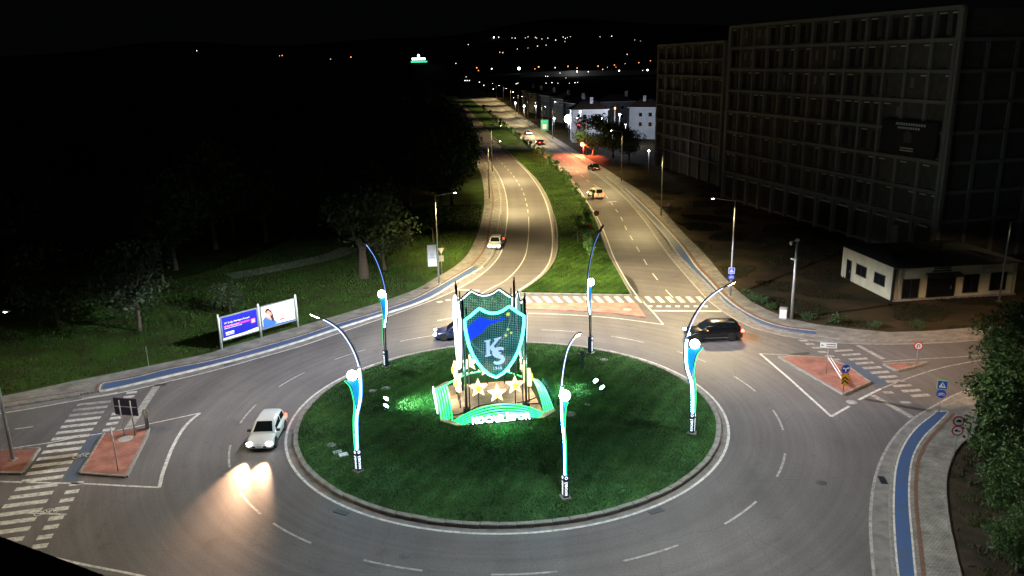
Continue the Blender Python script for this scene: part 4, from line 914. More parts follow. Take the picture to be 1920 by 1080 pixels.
arch_me = MB().lathe([(.385, -.05), (.385, .0), (.34, .012), (.30, .0)], 20, M=Matrix.Rotation(-math.pi/2, 4, 'X')).mesh('wheel_arch', M_BLACK)
mirror_me = MB().bbox((0, 0, 0), (.14, .22, .15), .03).mesh('mirror', M_BLACK)
def loft(mb, secs, m=0, caps=True):
    n = len(secs[0]); vs = [v for s in secs for v in s]
    fs = [(i*n+j, i*n+(j+1) % n, (i+1)*n+(j+1) % n, (i+1)*n+j) for i in range(len(secs)-1) for j in range(n)]
    if caps: fs += [tuple(range(n))[::-1], tuple(range((len(secs)-1)*n, len(secs)*n))]
    mb.add(vs, fs, m, True)
CARS = dict(      # stations front -> rear: (x fraction, z of the shoulder), then greenhouse (x fraction, height fraction, half-width fraction)
    hatch=dict(L=4.15, W=1.78, H=1.48, hood=[(0,.56),(.03,.68),(.12,.80),(.27,.90),(.5,.93),(.8,.95),(.95,.93),(1,.80)], gh=[(.25,0,.86),(.43,.93,.70),(.52,1,.69),(.75,.99,.69),(.90,.88,.66),(.985,.05,.80)], wx=(.19,.81)),
    sedan=dict(L=4.45, W=1.78, H=1.46, hood=[(0,.56),(.03,.66),(.12,.78),(.29,.88),(.5,.92),(.78,.95),(.94,.95),(1,.82)], gh=[(.27,0,.86),(.43,.94,.69),(.52,1,.68),(.68,.98,.68),(.74,.9,.66),(.87,.03,.78)], wx=(.185,.80)),
    suv=dict(L=4.75, W=1.90, H=1.68, hood=[(0,.70),(.025,.86),(.10,.98),(.25,1.06),(.5,1.08),(.8,1.10),(.95,1.10),(1,.95)], gh=[(.24,0,.87),(.40,.92,.71),(.50,1,.70),(.75,.99,.70),(.91,.88,.67),(.985,.05,.80)], wx=(.19,.80)),
    van=dict(L=4.40, W=1.80, H=1.82, hood=[(0,.62),(.03,.78),(.10,.92),(.22,1.02),(.5,1.04),(.8,1.05),(.97,1.05),(1,1.0)], gh=[(.20,0,.90),(.35,.92,.78),(.45,1,.76),(.80,1,.76),(.95,.97,.75),(.995,.05,.86)], wx=(.18,.78)))
def car(name, label, kind, paint_m, front, heading, headlights=0, tails=True, indicator=None, beam=(1, .8, .55), group='cars on the roads', taxi=False, cat='car', roof_m=None):
    s = CARS[kind]; L, W, Ht = s['L'], s['W'], s['H']; x0 = L/2
    t = thing(name, label, cat, (front.x, front.y, 0.004), heading, group)          # +x is forward
    X = lambda f: x0-f*L
    mb = MB(); secs = []
    for f, z in s['hood']:
        e = 1-.10*max(0, 1-f/.10)-.07*max(0, 1-(1-f)/.08); w = W/2*e; zb = .30 if f in (0, 1) else .20
        secs.append([(X(f), -w*.90, zb), (X(f), -w, zb+.14), (X(f), -w*1.0, z*.72), (X(f), -w*.95, z*.93), (X(f), -w*.80, z), (X(f), 0, z+.025), (X(f), w*.80, z), (X(f), w*.95, z*.93), (X(f), w, z*.72), (X(f), w, zb+.14), (X(f), w*.90, zb)])
    loft(mb, secs); body = mb.build('body', paint_m, t)
    def belt(f):
        h = s['hood']
        for (a, za), (b, zb) in zip(h, h[1:]):
            if a <= f <= b: return za+(zb-za)*(f-a)/(b-a)
        return h[-1][1]
    mb = MB(); gsec = []
    for f, hf, wf in s['gh']:
        zb = belt(min(f, .97))-.02; zt = zb+.03+(Ht-zb-.03)*hf; w0 = W/2*.86; wt = W/2*wf if hf > .2 else W/2*.80
        xo = X(f); gsec.append([(xo, -w0, zb), (xo, -(wt+.04), zb+(zt-zb)*.88), (xo, -(wt-.08), zt), (xo, 0, zt+.02), (xo, wt-.08, zt), (xo, wt+.04, zb+(zt-zb)*.88), (xo, w0, zb)])
    loft(mb, gsec, caps=True); cabin = mb.build('cabin', roof_m or paint_m, t)
    def quad(name, a, b, c, d, out, m=M_PANE, par=cabin):
        o = Vector(out)*.012; A, B, C, D = (Vector(q)+o for q in (a, b, c, d)); mid = (A+B+C+D)/4
        A, B, C, D = (mid+(q-mid)*.9 for q in (A, B, C, D)); MB().add([A, B, C, D], [(0, 1, 2, 3)]).add([A-o*.9, B-o*.9, C-o*.9, D-o*.9], [(3, 2, 1, 0)]).build(name, m, par)
    g = gsec
    quad('windscreen', g[0][1], g[1][1], g[1][5], g[0][5], (.9, 0, .6)) if False else quad('windscreen', (g[0][0][0]-.05, -W*.40, belt(s['gh'][0][0])+.03), g[1][2], g[1][4], (g[0][0][0]-.05, W*.40, belt(s['gh'][0][0])+.03), (1.5, 0, 2.0))
    quad('rear_window', (g[-1][0][0]+.02, W*.36, belt(.9)+.06), g[-2][4], g[-2][2], (g[-1][0][0]+.02, -W*.36, belt(.9)+.06), (-2.2, 0, 1.2))
    for sd_ in (0, 1):
        i0, i1 = (0, 1) if sd_ == 0 else (6, 5); oy = (0, -1.6, .4) if sd_ == 0 else (0, 1.6, .4)
        fr_ = [s['gh'][k][0] for k in range(len(g))]
        def side(fa, fb):
            def at(f, lvl):
                for k in range(len(g)-1):
                    if fr_[k] <= f <= fr_[k+1]:
                        u = (f-fr_[k])/(fr_[k+1]-fr_[k]); p = Vector(g[k][i0]).lerp(Vector(g[k+1][i0]), u); q = Vector(g[k][i1]).lerp(Vector(g[k+1][i1]), u); return p.lerp(q, lvl)
                return Vector(g[-1][i0])
            quad('side_window', at(fa, .12), at(fb, .12), at(fb, .96), at(fa, .96), oy)
        mid = (fr_[1]+fr_[-2])/2
        side(fr_[1]-.075, mid-.012); side(mid+.012, fr_[-2]-.02)
        if kind in ('suv', 'van'): side(fr_[-2]-.01, fr_[-2]+.05)
    for fx_ in s['wx']:
        for sy in (-1, 1):
            w = inst('wheel', wheel_t, t, (X(fx_), sy*(W/2-.10), .325)); inst('rim', rim_me, w, (0, 0, 0), (0, 0, 0 if sy > 0 else math.pi)); inst('wheel_arch', arch_me, w, (0, sy*.105, .02), (0, 0, 0 if sy > 0 else math.pi))
    for sy in (-1, 1):
        inst('mirror', mirror_me, t, (X(s['gh'][0][0]+.07), sy*(W/2+.06), belt(.3)+.08))
        zf = s['hood'][1][1]*.86
        MB().bbox((0, 0, 0), (.22, .34, .15), .04).build('headlight', M_HEADL if headlights else M_HEADOFF, t, (X(.012), sy*W*.36, zf+.03), (0, 0, sy*R(-22)))
        zr = s['hood'][-1][1]*.93
        MB().bbox((0, 0, 0), (.30, .34, .20 if kind != 'van' else .34), .04).build('tail_light', M_TAIL if tails else M_RED, t, (X(.99), sy*W*.39, zr), (0, 0, sy*R(20)))
        if headlights:
            ld = bpy.data.lights.new('headlight_beam', 'SPOT'); ld.energy = headlights; ld.spot_size = R(38); ld.spot_blend = 1; ld.color = beam; ld.shadow_soft_size = .06
            lo = bpy.data.objects.new('headlight_beam', ld); link(lo, t); lo.location = (X(-.02), sy*W*.36, zf); lo.rotation_euler = (0, R(-83), 0)
        if indicator: MB().bbox((0, 0, 0), (.12, .06, .07), .01).build('indicator', M_INDIC, t, (X(s['gh'][0][0]+.08), sy*(W/2+.14), belt(.3)+.06))
    MB().bbox((0, 0, 0), (.06, W*.50, .16), .02).build('grille', M_BLACK, t, (X(.006), 0, s['hood'][0][1]*.72)); MB().bbox((0, 0, 0), (.08, W*.86, .12), .03).build('bumper', M_BLACK, t, (X(.012), 0, .30))
    MB().bbox((0, 0, 0), (.08, W*.86, .14), .03).build('bumper', M_BLACK, t, (X(.994), 0, .32))
    for f, sg in ((-.006, 1), (1.004, -1)): MB().box((0, 0, 0), (.02, .5, .11)).build('number_plate', M_PLATE, t, (X(f)+.035*sg, 0, .42 if sg > 0 else .62))
    MB().box((0, 0, 0), (L*.52, W+.012, .035)).build('side_trim', M_STEEL if kind == 'suv' else M_BLACK, t, (0, 0, .36))
    if taxi: MB().bbox((0, 0, 0), (.18, .42, .14), .03).build('roof_sign', M_SYEL, t, (.1, 0, Ht+.08))
    if kind == 'suv':
        for sy in (-1, 1): MB().tube([(X(.42), sy*W*.33, Ht+.03), (X(.6), sy*W*.33, Ht+.06), (X(.85), sy*W*.33, Ht-.02)], .02, 5).build('roof_rail', M_STEEL, t)
    return t
P_WHITE = paint('white_car_paint', (0.62, 0.63, 0.62)); P_SILVER = paint('silver_car_paint', (0.42, 0.44, 0.43)); P_BLACK = paint('black_car_paint', (0.008, 0.008, 0.009), .2); P_YEL = paint('taxi_paint', (0.44, 0.44, 0.32)); P_BLUE = paint('dark_blue_car_paint', (0.02, 0.025, 0.08))
a, b = G(484, 842), G(500, 785)
car('white_car', 'white hatchback circling the roundabout with headlights glaring on the asphalt', 'hatch', P_WHITE, Vector((-16.55, 49.75, 0)), math.atan2(-1, .03), headlights=19000, tails=True, beam=(1, .58, .33))
car('black_suv', 'black sport utility car with red tail lights on the far side of the roundabout', 'suv', P_BLACK, G(1341, 641)+Vector((0, .9, 0)), math.atan2(-.06, -1), headlights=120, tails=True, indicator=True, beam=(.9, .95, 1))
car('silver_car', 'silver hatchback approaching on the left carriageway beside the cycle lane', 'hatch', P_SILVER, G(927, 469)+Vector((.15, 1.8, 0)), math.atan2(-1, -.10), headlights=60, beam=(.9, .97, 1))
car('taxi_van', 'pale yellow taxi van seen from behind on the right carriageway', 'van', P_YEL, G(1119, 374)+Vector((0, 2.0, 0)), math.atan2(1, -.22), headlights=2500, beam=(1, .66, .35), indicator=True, taxi=True)
car('black_car', 'black car seen from behind close to the right kerb, farther than the taxi', 'sedan', P_BLACK, G(1115, 321)+Vector((0, 2.0, 0)), math.atan2(1, -.25), headlights=0, tails=False)
car('far_car', 'white car half hidden by the young median trees on the right carriageway', 'sedan', P_WHITE, G(990, 253)+Vector((0, 2, 0)), math.atan2(-1, .22), headlights=1500, beam=(1, .8, .6))
car('far_car', 'red tail-lit car half hidden by the young median trees', 'hatch', P_BLUE, G(1006, 272)+Vector((1.2, 2, 0)), math.atan2(1, -.22), headlights=60, tails=True)
car('dark_blue_car', 'dark blue car passing behind the lit left edge of the shields', 'hatch', P_BLUE, G(858, 640)+Vector((0, 1.0, 0)), math.atan2(-.05, -1), headlights=120, beam=(.9, .95, 1))
ld = bpy.data.lights.new('tail_glow', 'POINT'); ld.energy = 90; ld.color = (1, .10, .06); ld.shadow_soft_size = .1
lo = bpy.data.objects.new('tail_glow', ld); link(lo, bpy.data.objects['black_suv']); lo.location = (-2.75, 0, .95)

# ================================================================== PERSON ON THE LAWN
M_SUIT = mat('dark_suit', (0.028, 0.036, 0.070), (0.018, 0.024, 0.05), rough=.9, scale=8)
M_SKIN = mat('skin', (0.45, 0.27, 0.19), (0.40, 0.24, 0.17), rough=.6); M_HAIR = mat('grey_hair', (0.28, 0.26, 0.24), (0.2, 0.19, 0.18), rough=.9)
def person(loc, face):
    # joints: x forward, y left, z up; slight lean, left hand holding a phone before the face
    J = dict(pel=(0,0,.95), sp=(.0,0,1.15), ch=(.01,0,1.34), ne=(.02,0,1.49), hd0=(.035,0,1.55), hd1=(.05,0,1.66), hd2=(.045,0,1.74),
             lh=(0,.09,.92), lk=(.02,.10,.50), la=(-.02,.11,.09), lt=(.13,.13,.04), rh=(0,-.09,.92), rk=(.03,-.10,.50), ra=(-.03,-.11,.09), rt=(.12,-.14,.04),
             ls=(.0,.19,1.40), le=(.06,.25,1.14), lw=(.27,.13,1.28), lm=(.33,.10,1.33), rs=(.0,-.19,1.40), re=(.07,-.25,1.14), rw=(.28,-.10,1.27), rm=(.34,-.06,1.31))
    E_ = [('pel','sp'),('sp','ch'),('ch','ne'),('ne','hd0'),('hd0','hd1'),('hd1','hd2'),('pel','lh'),('lh','lk'),('lk','la'),('la','lt'),('pel','rh'),('rh','rk'),('rk','ra'),('ra','rt'),('ch','ls'),('ls','le'),('le','lw'),('lw','lm'),('ch','rs'),('rs','re'),('re','rw'),('rw','rm')]
    Rd = dict(pel=.15, sp=.145, ch=.155, ne=.06, hd0=.075, hd1=.098, hd2=.08, lh=.105, lk=.075, la=.055, lt=.045, ls=.075, le=.055, lw=.038, lm=.042)
    ks = list(J); me = bpy.data.meshes.new('body'); me.from_pydata([J[k] for k in ks], [(ks.index(a), ks.index(b)) for a, b in E_], [])
    o = bpy.data.objects.new('body', me); COL.objects.link(o)
    md = o.modifiers.new('skin', 'SKIN'); o.modifiers.new('sub', 'SUBSURF').render_levels = 2; o.modifiers['sub'].levels = 2
    for i, k in enumerate(ks):
        r_ = Rd.get(k) or Rd.get('l'+k[1:]) or .05
        sv = me.skin_vertices[0].data[i]; sv.radius = (r_, r_); sv.use_root = (k == 'pel')
    dg = bpy.context.evaluated_depsgraph_get(); dg.update(); em = bpy.data.meshes.new_from_object(o.evaluated_get(dg)); bpy.data.objects.remove(o)
    em.materials.clear(); em.materials.append(M_SUIT); em.materials.append(M_SKIN); em.materials.append(M_BLACK)
    for p in em.polygons:
        c = p.center; p.use_smooth = True
        p.material_index = 1 if (c.z > 1.50 or (c.x > .27 and c.z > 1.2)) else (2 if c.z < .09 else 0)
    body = inst('person', em, None, loc, (0, 0, face)); tag(body, 'person in a dark suit standing on the lawn holding a phone up in both hands', 'person')
    # face and hair, collar, fingers round the phone
    MB().lathe([(.02, .105), (.07, .095), (.103, .04), (.107, -.02), (.09, -.07)], 14).build('hair', M_HAIR, body, (.03, 0, 1.70), (0, R(-14), 0))
    mb = MB(); mb.ball((.155, 0, 1.655), .018, 8, 0)
    mb.build('nose', M_SKIN, body)
    for sy in (-1, 1):
        MB().ball((.137, sy*.036, 1.675), .013, 8).build('eye', M_BLACK, body); MB().ball((.045, sy*.105, 1.66), .024, 8).build('ear', M_SKIN, body)
    MB().bbox((.139, 0, 1.605), (.01, .05, .012), .003).build('mouth', M_RED, body)
    MB().lathe([(.072, 0), (.078, .05)], 12).build('shirt_collar', M_WHITE, body, (.015, 0, 1.475))
    for hy, sgn in ((.10, 1), (-.06, -1)):
        for f in range(4):
            z = 1.365-.022*f; MB().tube([(.35, hy-sgn*.01, z), (.395-.004*f, hy-sgn*.025, z+.01), (.40-.004*f, hy-sgn*(.055-.004*f), z+.012)], [.010, .009, .007], 6).build('finger', M_SKIN, body)
        MB().tube([(.335, hy-sgn*.02, 1.34), (.35, hy-sgn*.045, 1.365), (.362, hy-sgn*.05, 1.39)], [.012, .010, .008], 6).build('thumb', M_SKIN, body)
    ph = MB().bbox((0, 0, 0), (.012, .15, .075), .003).build('phone', M_BLACK, None, Vector(loc)+Matrix.Rotation(face, 3, 'Z') @ Vector((.375, .02, 1.36)), (0, 0, face)); tag(ph, 'dark phone held up by the person on the lawn', 'phone')
g = G(1092, 692, .3); pz = LZ(g); person((g.x, g.y, pz-.02), R(200))

# ================================================================== SIGNS, BILLBOARD, STREET FURNITURE
def flat(poly, name, m, par, y=0.0, th=.008):      # flat print on a panel that faces local -y
    return MB().prism(poly, -y, -y+th, M=MZ).build(name, m, par)
def circ(r, n=24, c=(0, 0)): return [(c[0]+r*math.cos(2*math.pi*i/n), c[1]+r*math.sin(2*math.pi*i/n)) for i in range(n)]
def rect(w, h, c=(0, 0)): return [(c[0]-w/2, c[1]-h/2), (c[0]+w/2, c[1]-h/2), (c[0]+w/2, c[1]+h/2), (c[0]-w/2, c[1]+h/2)]
def pole_mesh(h, r=.03): return MB().tube([(0, .04, 0), (0, .04, h)], r, 8)
def panel(par, poly, m, z, name='panel', th=.02, x=0): return MB().prism(poly, -th/2, th/2, M=MZ).build(name, m, par, (x, 0, z))
def crossing_panel(t, z, s=.62, border=M_SWHITE, off=(0, 0)):
    p = panel(t, rect(s, s), border, z); p.location.x += off[0]; p.location.y += off[1]
    flat(rect(s*.88, s*.88), 'blue_field', M_SBLUE, p, y=-.012); flat([(-s*.33, -s*.27), (s*.33, -s*.27), (0, s*.34)], 'white_triangle', M_SWHITE, p, y=-.020)
    flat([(-.02, .10), (.03, .10), (.06, 0), (.12, -.12), (.08, -.13), (.02, -.03), (-.06, -.13), (-.10, -.12), (-.02, .0)], 'walking_figure', M_BLACK, p, y=-.028)
    flat(circ(.028, 10, (.015, .14)), 'figure_head', M_BLACK, p, y=-.028); return p
def cycle_panel(t, z, r=.32, off=(0, 0)):
    p = panel(t, circ(r), M_SBLUE, z); p.location.x += off[0]; p.location.y += off[1]
    mb = MB()
    for o in (-.13, .13): mb.tube([(o+.085*math.cos(a), -.02, -.04+.085*math.sin(a)) for a in [2*math.pi*i/14 for i in range(14)]], .012, 5, closed=True)
    for a, b in (((-.13, -.04), (-.05, .09)), ((-.05, .09), (.09, .09)), ((.09, .09), (.13, -.04)), ((-.05, .09), (.0, -.04)), ((0, -.04), (-.13, -.04)), ((0, -.04), (.09, .09))): mb.tube([(a[0], -.02, a[1]), (b[0], -.02, b[1])], .011, 5)
    mb.build('bicycle_symbol', M_SWHITE, p); return p
def sign(label, x, y, h, face, z=.13, r=.03, m=M_STEEL, group='road signs'):
    g = G(x, y, z); t = thing('road_sign', label, 'road sign', (g.x, g.y, z), face, group); pole_mesh(h, r).build('post', m, t); return t
# crossing + cycle signs on the right lamp post
g = G(1369, 555, .13); lp = thing('road_sign', 'blue crossing sign above round cycle sign fixed to the right lamp post', 'road sign', (g.x, g.y, .13), R(-8), 'road signs')
MB().box((0, -.03, 2.75), (.06, .2, 1.3)).build('bracket', M_STEEL, lp); zc = H((1369, 555), 507); crossing_panel(lp, zc, off=(0, -.16)); cycle_panel(lp, zc-.68, off=(0, -.16)); zc
hz = H((1760, 776), 722); t = sign('blue crossing sign with bright green border above round cycle sign at the near corner', 1760, 776, hz+.3, R(-20)); crossing_panel(t, hz, .66, M_SGRN); cycle_panel(t, hz-.66, .30)
def ban_panel(t, z, r=.33, two=False):
    p = panel(t, circ(r), M_RED, z); flat(circ(r*.74), 'white_field', M_SWHITE, p, y=-.012)
    flat([(-.16, -.06), (.02, -.06), (.02, .08), (-.10, .08), (-.16, .02)] if two else [(-.14, -.06), (.15, -.06), (.15, .04), (.06, .10), (-.04, .10), (-.14, .02)], 'lorry_symbol', M_BLACK, p, y=-.020)
    if two: flat(rect(.12, .09, (.10, -.02)), 'car_symbol', M_RED, p, y=-.020)
    flat([(-.20, .17), (-.17, .20), (.20, -.17), (.17, -.20)], 'red_bar', M_RED, p, y=-.024) if False else None
    return p
hz = H((1787, 868), 790); t = sign('two stacked round red-edged ban signs beside the near footway', 1787, 868, hz+.3, R(-14)); ban_panel(t, hz); ban_panel(t, hz-.62, two=True)
hz = H((1718, 683), 649); t = sign('round red no u-turn sign on the slim east island', 1718, 683, hz+.25, R(-12), z=.12)
p = panel(t, circ(.36), M_RED, hz); flat(circ(.26), 'white_field', M_SWHITE, p, y=-.012); MB().tube([(-.09, -.03, -.15), (-.09, -.03, .06), (-.05, -.03, .13), (.05, -.03, .13), (.09, -.03, .06), (.09, -.03, -.08)], .03, 6).build('u_turn_arrow', M_BLACK, p)
hz = H((1581.5, 737), 692); t = sign('round blue two-way arrow sign above yellow and black chevron board', 1581.5, 737, hz+.3, R(8), z=.12, m=M_RED)
p = panel(t, circ(.33), M_SBLUE, hz); MB().tube([(0, -.02, -.2), (0, -.02, 0)], .035, 6).tube([(-.17, -.02, .06), (-.08, -.02, .05), (0, -.02, -.04), (.08, -.02, .05), (.17, -.02, .06)], .03, 6).build('arrow_symbol', M_SWHITE, p)
flat([(-.26, .06), (-.15, .14), (-.15, -.02)], 'arrow_head', M_SWHITE, p, y=-.02); flat([(.26, .06), (.15, .14), (.15, -.02)], 'arrow_head', M_SWHITE, p, y=-.02)
p = panel(t, rect(.56, .86), M_SYEL, hz-.80)
for k, dz in enumerate((.14, -.12, -.38)): flat([(-.28, dz-.05), (0, dz+.22), (.28, dz-.05), (.28, dz+.09), (0, dz+.36) if k else (0, dz+.30), (-.28, dz+.09)] if k else [(-.28, .29), (-.28, .43), (-.12, .43)], 'chevron', M_BLACK, p, y=-.014)
flat([(.28, .29), (.28, .43), (.12, .43)], 'chevron', M_BLACK, p, y=-.014)
hz = H((1549, 700), 648); t = sign('white street name board with arrow on a slim post', 1549, 700, hz+.25, R(-14), z=.12)
p = panel(t, rect(1.22, .42), M_SWHITE, hz); flat([(-.55, 0), (-.46, .08), (-.46, .03), (-.36, .03), (-.36, -.03), (-.46, -.03), (-.46, -.08)], 'arrow_symbol', M_BLACK, p, y=-.014)
for k, (w, z_) in enumerate(((.62, .09), (.58, -.09))):
    for i in range(9): flat(rect(.05, .09, (-.12+i*.075, z_)), 'lettering', M_BLACK, p, y=-.014)
# fallen rail on the east island
a, b = G(1552, 680, .2), G(1582, 722, .2)
tb = MB().tube([(a.x, a.y, .65), (b.x, b.y, .40)], .04, 8).tube([(a.x+.22, a.y, .62), (b.x+.22, b.y, .38)], .03, 8); o = tb.build('guard_rail', M_WHITE); tag(o, 'pale slanting double rail between the name board and the chevron sign', 'rail')
for q_ in (a, b): MB().tube([(q_.x, q_.y, .1), (q_.x, q_.y, .6 if q_ is a else .4)], .03, 6).build('post', M_STEEL, o)
# blue direction sign seen from behind, keep-side signs on the west island
g = (G(234, 819)+G(256, 821))/2; hz = H((245, 820), 766); t = thing('direction_sign', 'dark back of a large direction sign on two posts on the west island', 'road sign', (g.x, g.y, .12), R(168), 'road signs')
hb, ht = H((245, 820), 780), H((245, 820), 751)
for sx in (-.42, .42): MB().tube([(sx, .05, 0), (sx, .05, ht-.1)], .04, 8).build('post', M_STEEL, t)
MB().bbox((0, 0, 0), (1.75, .04, ht-hb+.1), .01).build('panel', mat('sign_back_navy', (.014, .014, .04), (.01, .01, .03), rough=.5), t, (0, 0, (ht+hb)/2))
MB().box((0, .03, 0), (1.65, .03, .05)).build('rail', M_STEEL, t, (0, 0, (ht+hb)/2))
hz = H((277, 803), 775); t = sign('grey back of a round sign and marker board on the west island', 277, 803, hz+.2, R(160), z=.12); panel(t, circ(.3), M_GREYP, hz); panel(t, rect(.36, .8), M_GREYP, hz-.72)
t = sign('thin bare sign post standing on the west island', 221, 883, H((221, 883), 803), R(0), z=.12, r=.035); panel(t, rect(.16, .5), M_STEEL, H((221, 883), 803)-.2).rotation_euler = (0, 0, R(88))
t = sign('short plain post on the verge left of the billboard', 279, 689, H((279, 689), 650), R(0), z=.13); panel(t, rect(.12, .3), M_STEEL, 1.5)
hz = H((1252, 420), 384); t = sign('small pale round sign by the dark plot beyond the crossing', 1252, 420, hz+.2, R(-8)); panel(t, circ(.34), M_RED, hz); panel(t, circ(.27), M_SWHITE, hz).location.y = -.02
M_SIGO = mat('sign_orange', (0.75, 0.16, 0.03), (0.7, 0.14, 0.03), rough=.5)
hz = H((1118, 411), 400); t = sign('small orange round sign at the median kerb behind the taxi', 1118, 411, hz+.3, R(0)); p = panel(t, circ(.42), M_SIGO, hz); flat(circ(.27), 'white_field', M_SWHITE, p, y=-.014); flat(rect(.08, .26), 'symbol', M_SIGO, p, y=-.02); 
hz = H((1109, 452), 428)
t = sign('red framed board on two posts among the median trees', 1095, 452, .3, R(0), group='road signs'); p = MB().box((-.85, 0, 0), (.1, .05, 1.0)).box((.85, 0, 0), (.1, .05, 1.0)).box((.6, 0, .45), (.5, .05, .1)).box((-.6, 0, .45), (.5, .05, .1)).box((.6, 0, -.45), (.5, .05, .1)).box((-.6, 0, -.45), (.5, .05, .1)).build('frame', M_RED, t, (0, 0, hz))
for sx in (-.85, .85): MB().tube([(sx, .06, 0), (sx, .06, hz)], .03, 6).build('post', M_STEEL, t)
MB().box((0, .01, 0), (1.6, .02, .8)).build('panel', M_GRASS, t, (0, 0, hz))
# sign backs near the banner
hz = H((829, 515), 470); t = sign('grey back of a yield sign behind the bannered lamp post', 829, 515, hz+.1, R(190)); panel(t, [(-.4, .3), (.4, .3), (0, -.38)], M_GREYP, hz); panel(t, rect(.55, .7), M_GREYP, hz-.95)
# banner on the left lamp post
g = G(823, 532, .13); zt, zb_ = H((823, 532), 459), H((823, 532), 499); t = thing('street_banner', 'white vertical banner with round emblem hanging on the left lamp post', 'banner', (g.x, g.y, .13), R(6))
bw = 1.0; MB().box((-.62, 0, 0), (bw, .02, zt-zb_)).build('cloth', M_SWHITE, t, (0, -.05, (zt+zb_)/2))
for z_ in (zt, zb_): MB().tube([(-1.15, -.05, z_), (0, -.05, z_)], .025, 6).build('bracket_arm', M_STEEL, t)
MB().tube([(-.62+.17*math.cos(a), -.07, (zt+zb_)/2+.1+.17*math.sin(a)) for a in [2*math.pi*i/12 for i in range(12)]], .025, 5, closed=True).tube([(-.62, -.07, (zt+zb_)/2-.02), (-.62, -.07, (zt+zb_)/2+.22)], .03, 5).build('emblem', M_GREYP, t)
for i in range(8): MB().box((-.9+i*.08, -.065, (zt+zb_)/2-.22), (.055, .01, .09)).build('lettering', M_GREYP, t)

# ---- billboard
p0, p2 = G(416, 655, .12), G(559, 613, .12); bu = (p2-p0); bl = bu.length; an = math.atan2(bu.y, bu.x)
bb = thing('billboard', 'double lit billboard with blue poster and white poster on three pale posts', 'billboard', p0, an)
hp = H((416, 655), 591); zlo, zhi = H((416, 655), 641), H((416, 655), 596)
M_PBLUE = glow('poster_blue', (0.012, 0.016, 0.40), .55); M_PWHITE = glow('poster_white', (0.95, 0.93, 0.9), .85); M_PPINK = glow('poster_pink', (0.8, 0.05, 0.38), .6); M_PRED = glow('poster_red', (0.75, 0.04, 0.05), .6)
M_PHAIR = glow('poster_hair', (0.06, 0.025, 0.02), .6); M_PSKIN = glow('poster_skin', (0.75, 0.32, 0.22), .6); M_PSHIRT = glow('poster_shirt', (0.05, 0.16, 0.55), .7); M_PNAVY = glow('poster_navy', (.03, .03, .12), .5)
for f in (0, .5, 1): MB().lathe([(.10, 0), (.10, hp), (.06, hp+.06)], 12).build('post', M_WHITE, bb, (bl*f, 0, 0))
hw = bl/2-.3
def poster(cx, base_m, name):
    fr_ = MB()
    zc_, hh = (zlo+zhi)/2, zhi-zlo
    fr_.box((0, 0, hh/2-.05), (hw, .14, .1)).box((0, 0, -hh/2+.05), (hw, .14, .1)).box((-hw/2+.05, 0, 0), (.1, .14, hh-.2)).box((hw/2-.05, 0, 0), (.1, .14, hh-.2))
    f_ = fr_.build('frame', M_STEEL, bb, (cx, 0, zc_))
    MB().box((0, 0, 0), (hw-.2, .08, hh-.2)).build(name, base_m, f_); return f_, hh-.2, hw-.2
f1, ph_, pw_ = poster(bl*.25, M_PBLUE, 'blue_poster'); f2, _, _ = poster(bl*.75, M_PWHITE, 'white_poster')
def ptext(f_, s, size, x, z, m, rot=0, shear=0): o = inst('lettering', text_mesh(s, size, .004, m, 'LEFT', shear), f_, (x, -.05, z), (math.pi/2, 0, 0)); return o
def pflat(f_, poly, m, y=.045, name='print'): return MB().prism(poly, y, y+.004, M=MZ).build(name, m, f_)
L0 = -pw_/2
ptext(f1, '30° Doğu Meridyeni Kocaeli', .215, L0+.22, ph_*.22, M_PWHITE)
pflat(f1, rect(pw_*.72, .15, (L0+.18+pw_*.36, ph_*.07)), M_PPINK); ptext(f1, '30° Zaman Tüneli Denizyolu', .12, L0+.24, ph_*.07, M_PWHITE)
for i in range(20): pflat(f1, rect(.065, .04, (L0+.25+i*.085, -ph_*.02)), M_PWHITE)
pflat(f1, rect(.46, .42, (pw_/2-.42, ph_*.01)), M_PPINK, .05)
for k in range(4): pflat(f1, rect(.3, .04, (pw_/2-.42, ph_*.01+.12-k*.08)), M_PWHITE, .056)
pflat(f1, rect(.8, .13, (L0+.68, -ph_*.22)), M_PWHITE)
for k in range(2):
    for i in range(10): pflat(f1, rect(.06, .035, (L0+.31+i*.08, -ph_*.29-k*.07)), M_PWHITE)
pflat(f1, [(L0, -ph_/2), (pw_/2, -ph_/2), (pw_/2, -ph_*.34), (pw_*.1, -ph_*.41), (L0, -ph_*.43)], M_PWHITE, .047)
pflat(f2, [(L0+.05, -ph_*.5), (L0+.05, -ph_*.1), (L0+.3, .05), (L0+.6, 0), (L0+1.05, -ph_*.12), (L0+1.45, -ph_*.34), (L0+1.5, -ph_*.4), (L0+.4, -ph_*.46)], M_PSHIRT, .047)
pflat(f2, circ(.27, 16, (L0+.62, ph_*.26)), M_PHAIR, .050); pflat(f2, circ(.17, 14, (L0+.66, ph_*.20)), M_PSKIN, .055)
pflat(f2, [(L0+.75, ph_*.30), (L0+1.0, ph_*.27), (L0+1.15, ph_*.05), (L0+1.22, -ph_*.2), (L0+1.05, -ph_*.3), (L0+.9, -ph_*.1), (L0+.75, ph_*.05)], M_PHAIR, .052); pflat(f2, circ(.19, 14, (L0+.84, ph_*.10)), M_PSKIN, .058)
pflat(f2, [(L0+.3, ph_*.02), (L0+.45, ph_*.08), (L0+.95, -ph_*.12), (L0+.92, -ph_*.20), (L0+.6, -ph_*.10)], M_PSKIN, .062)
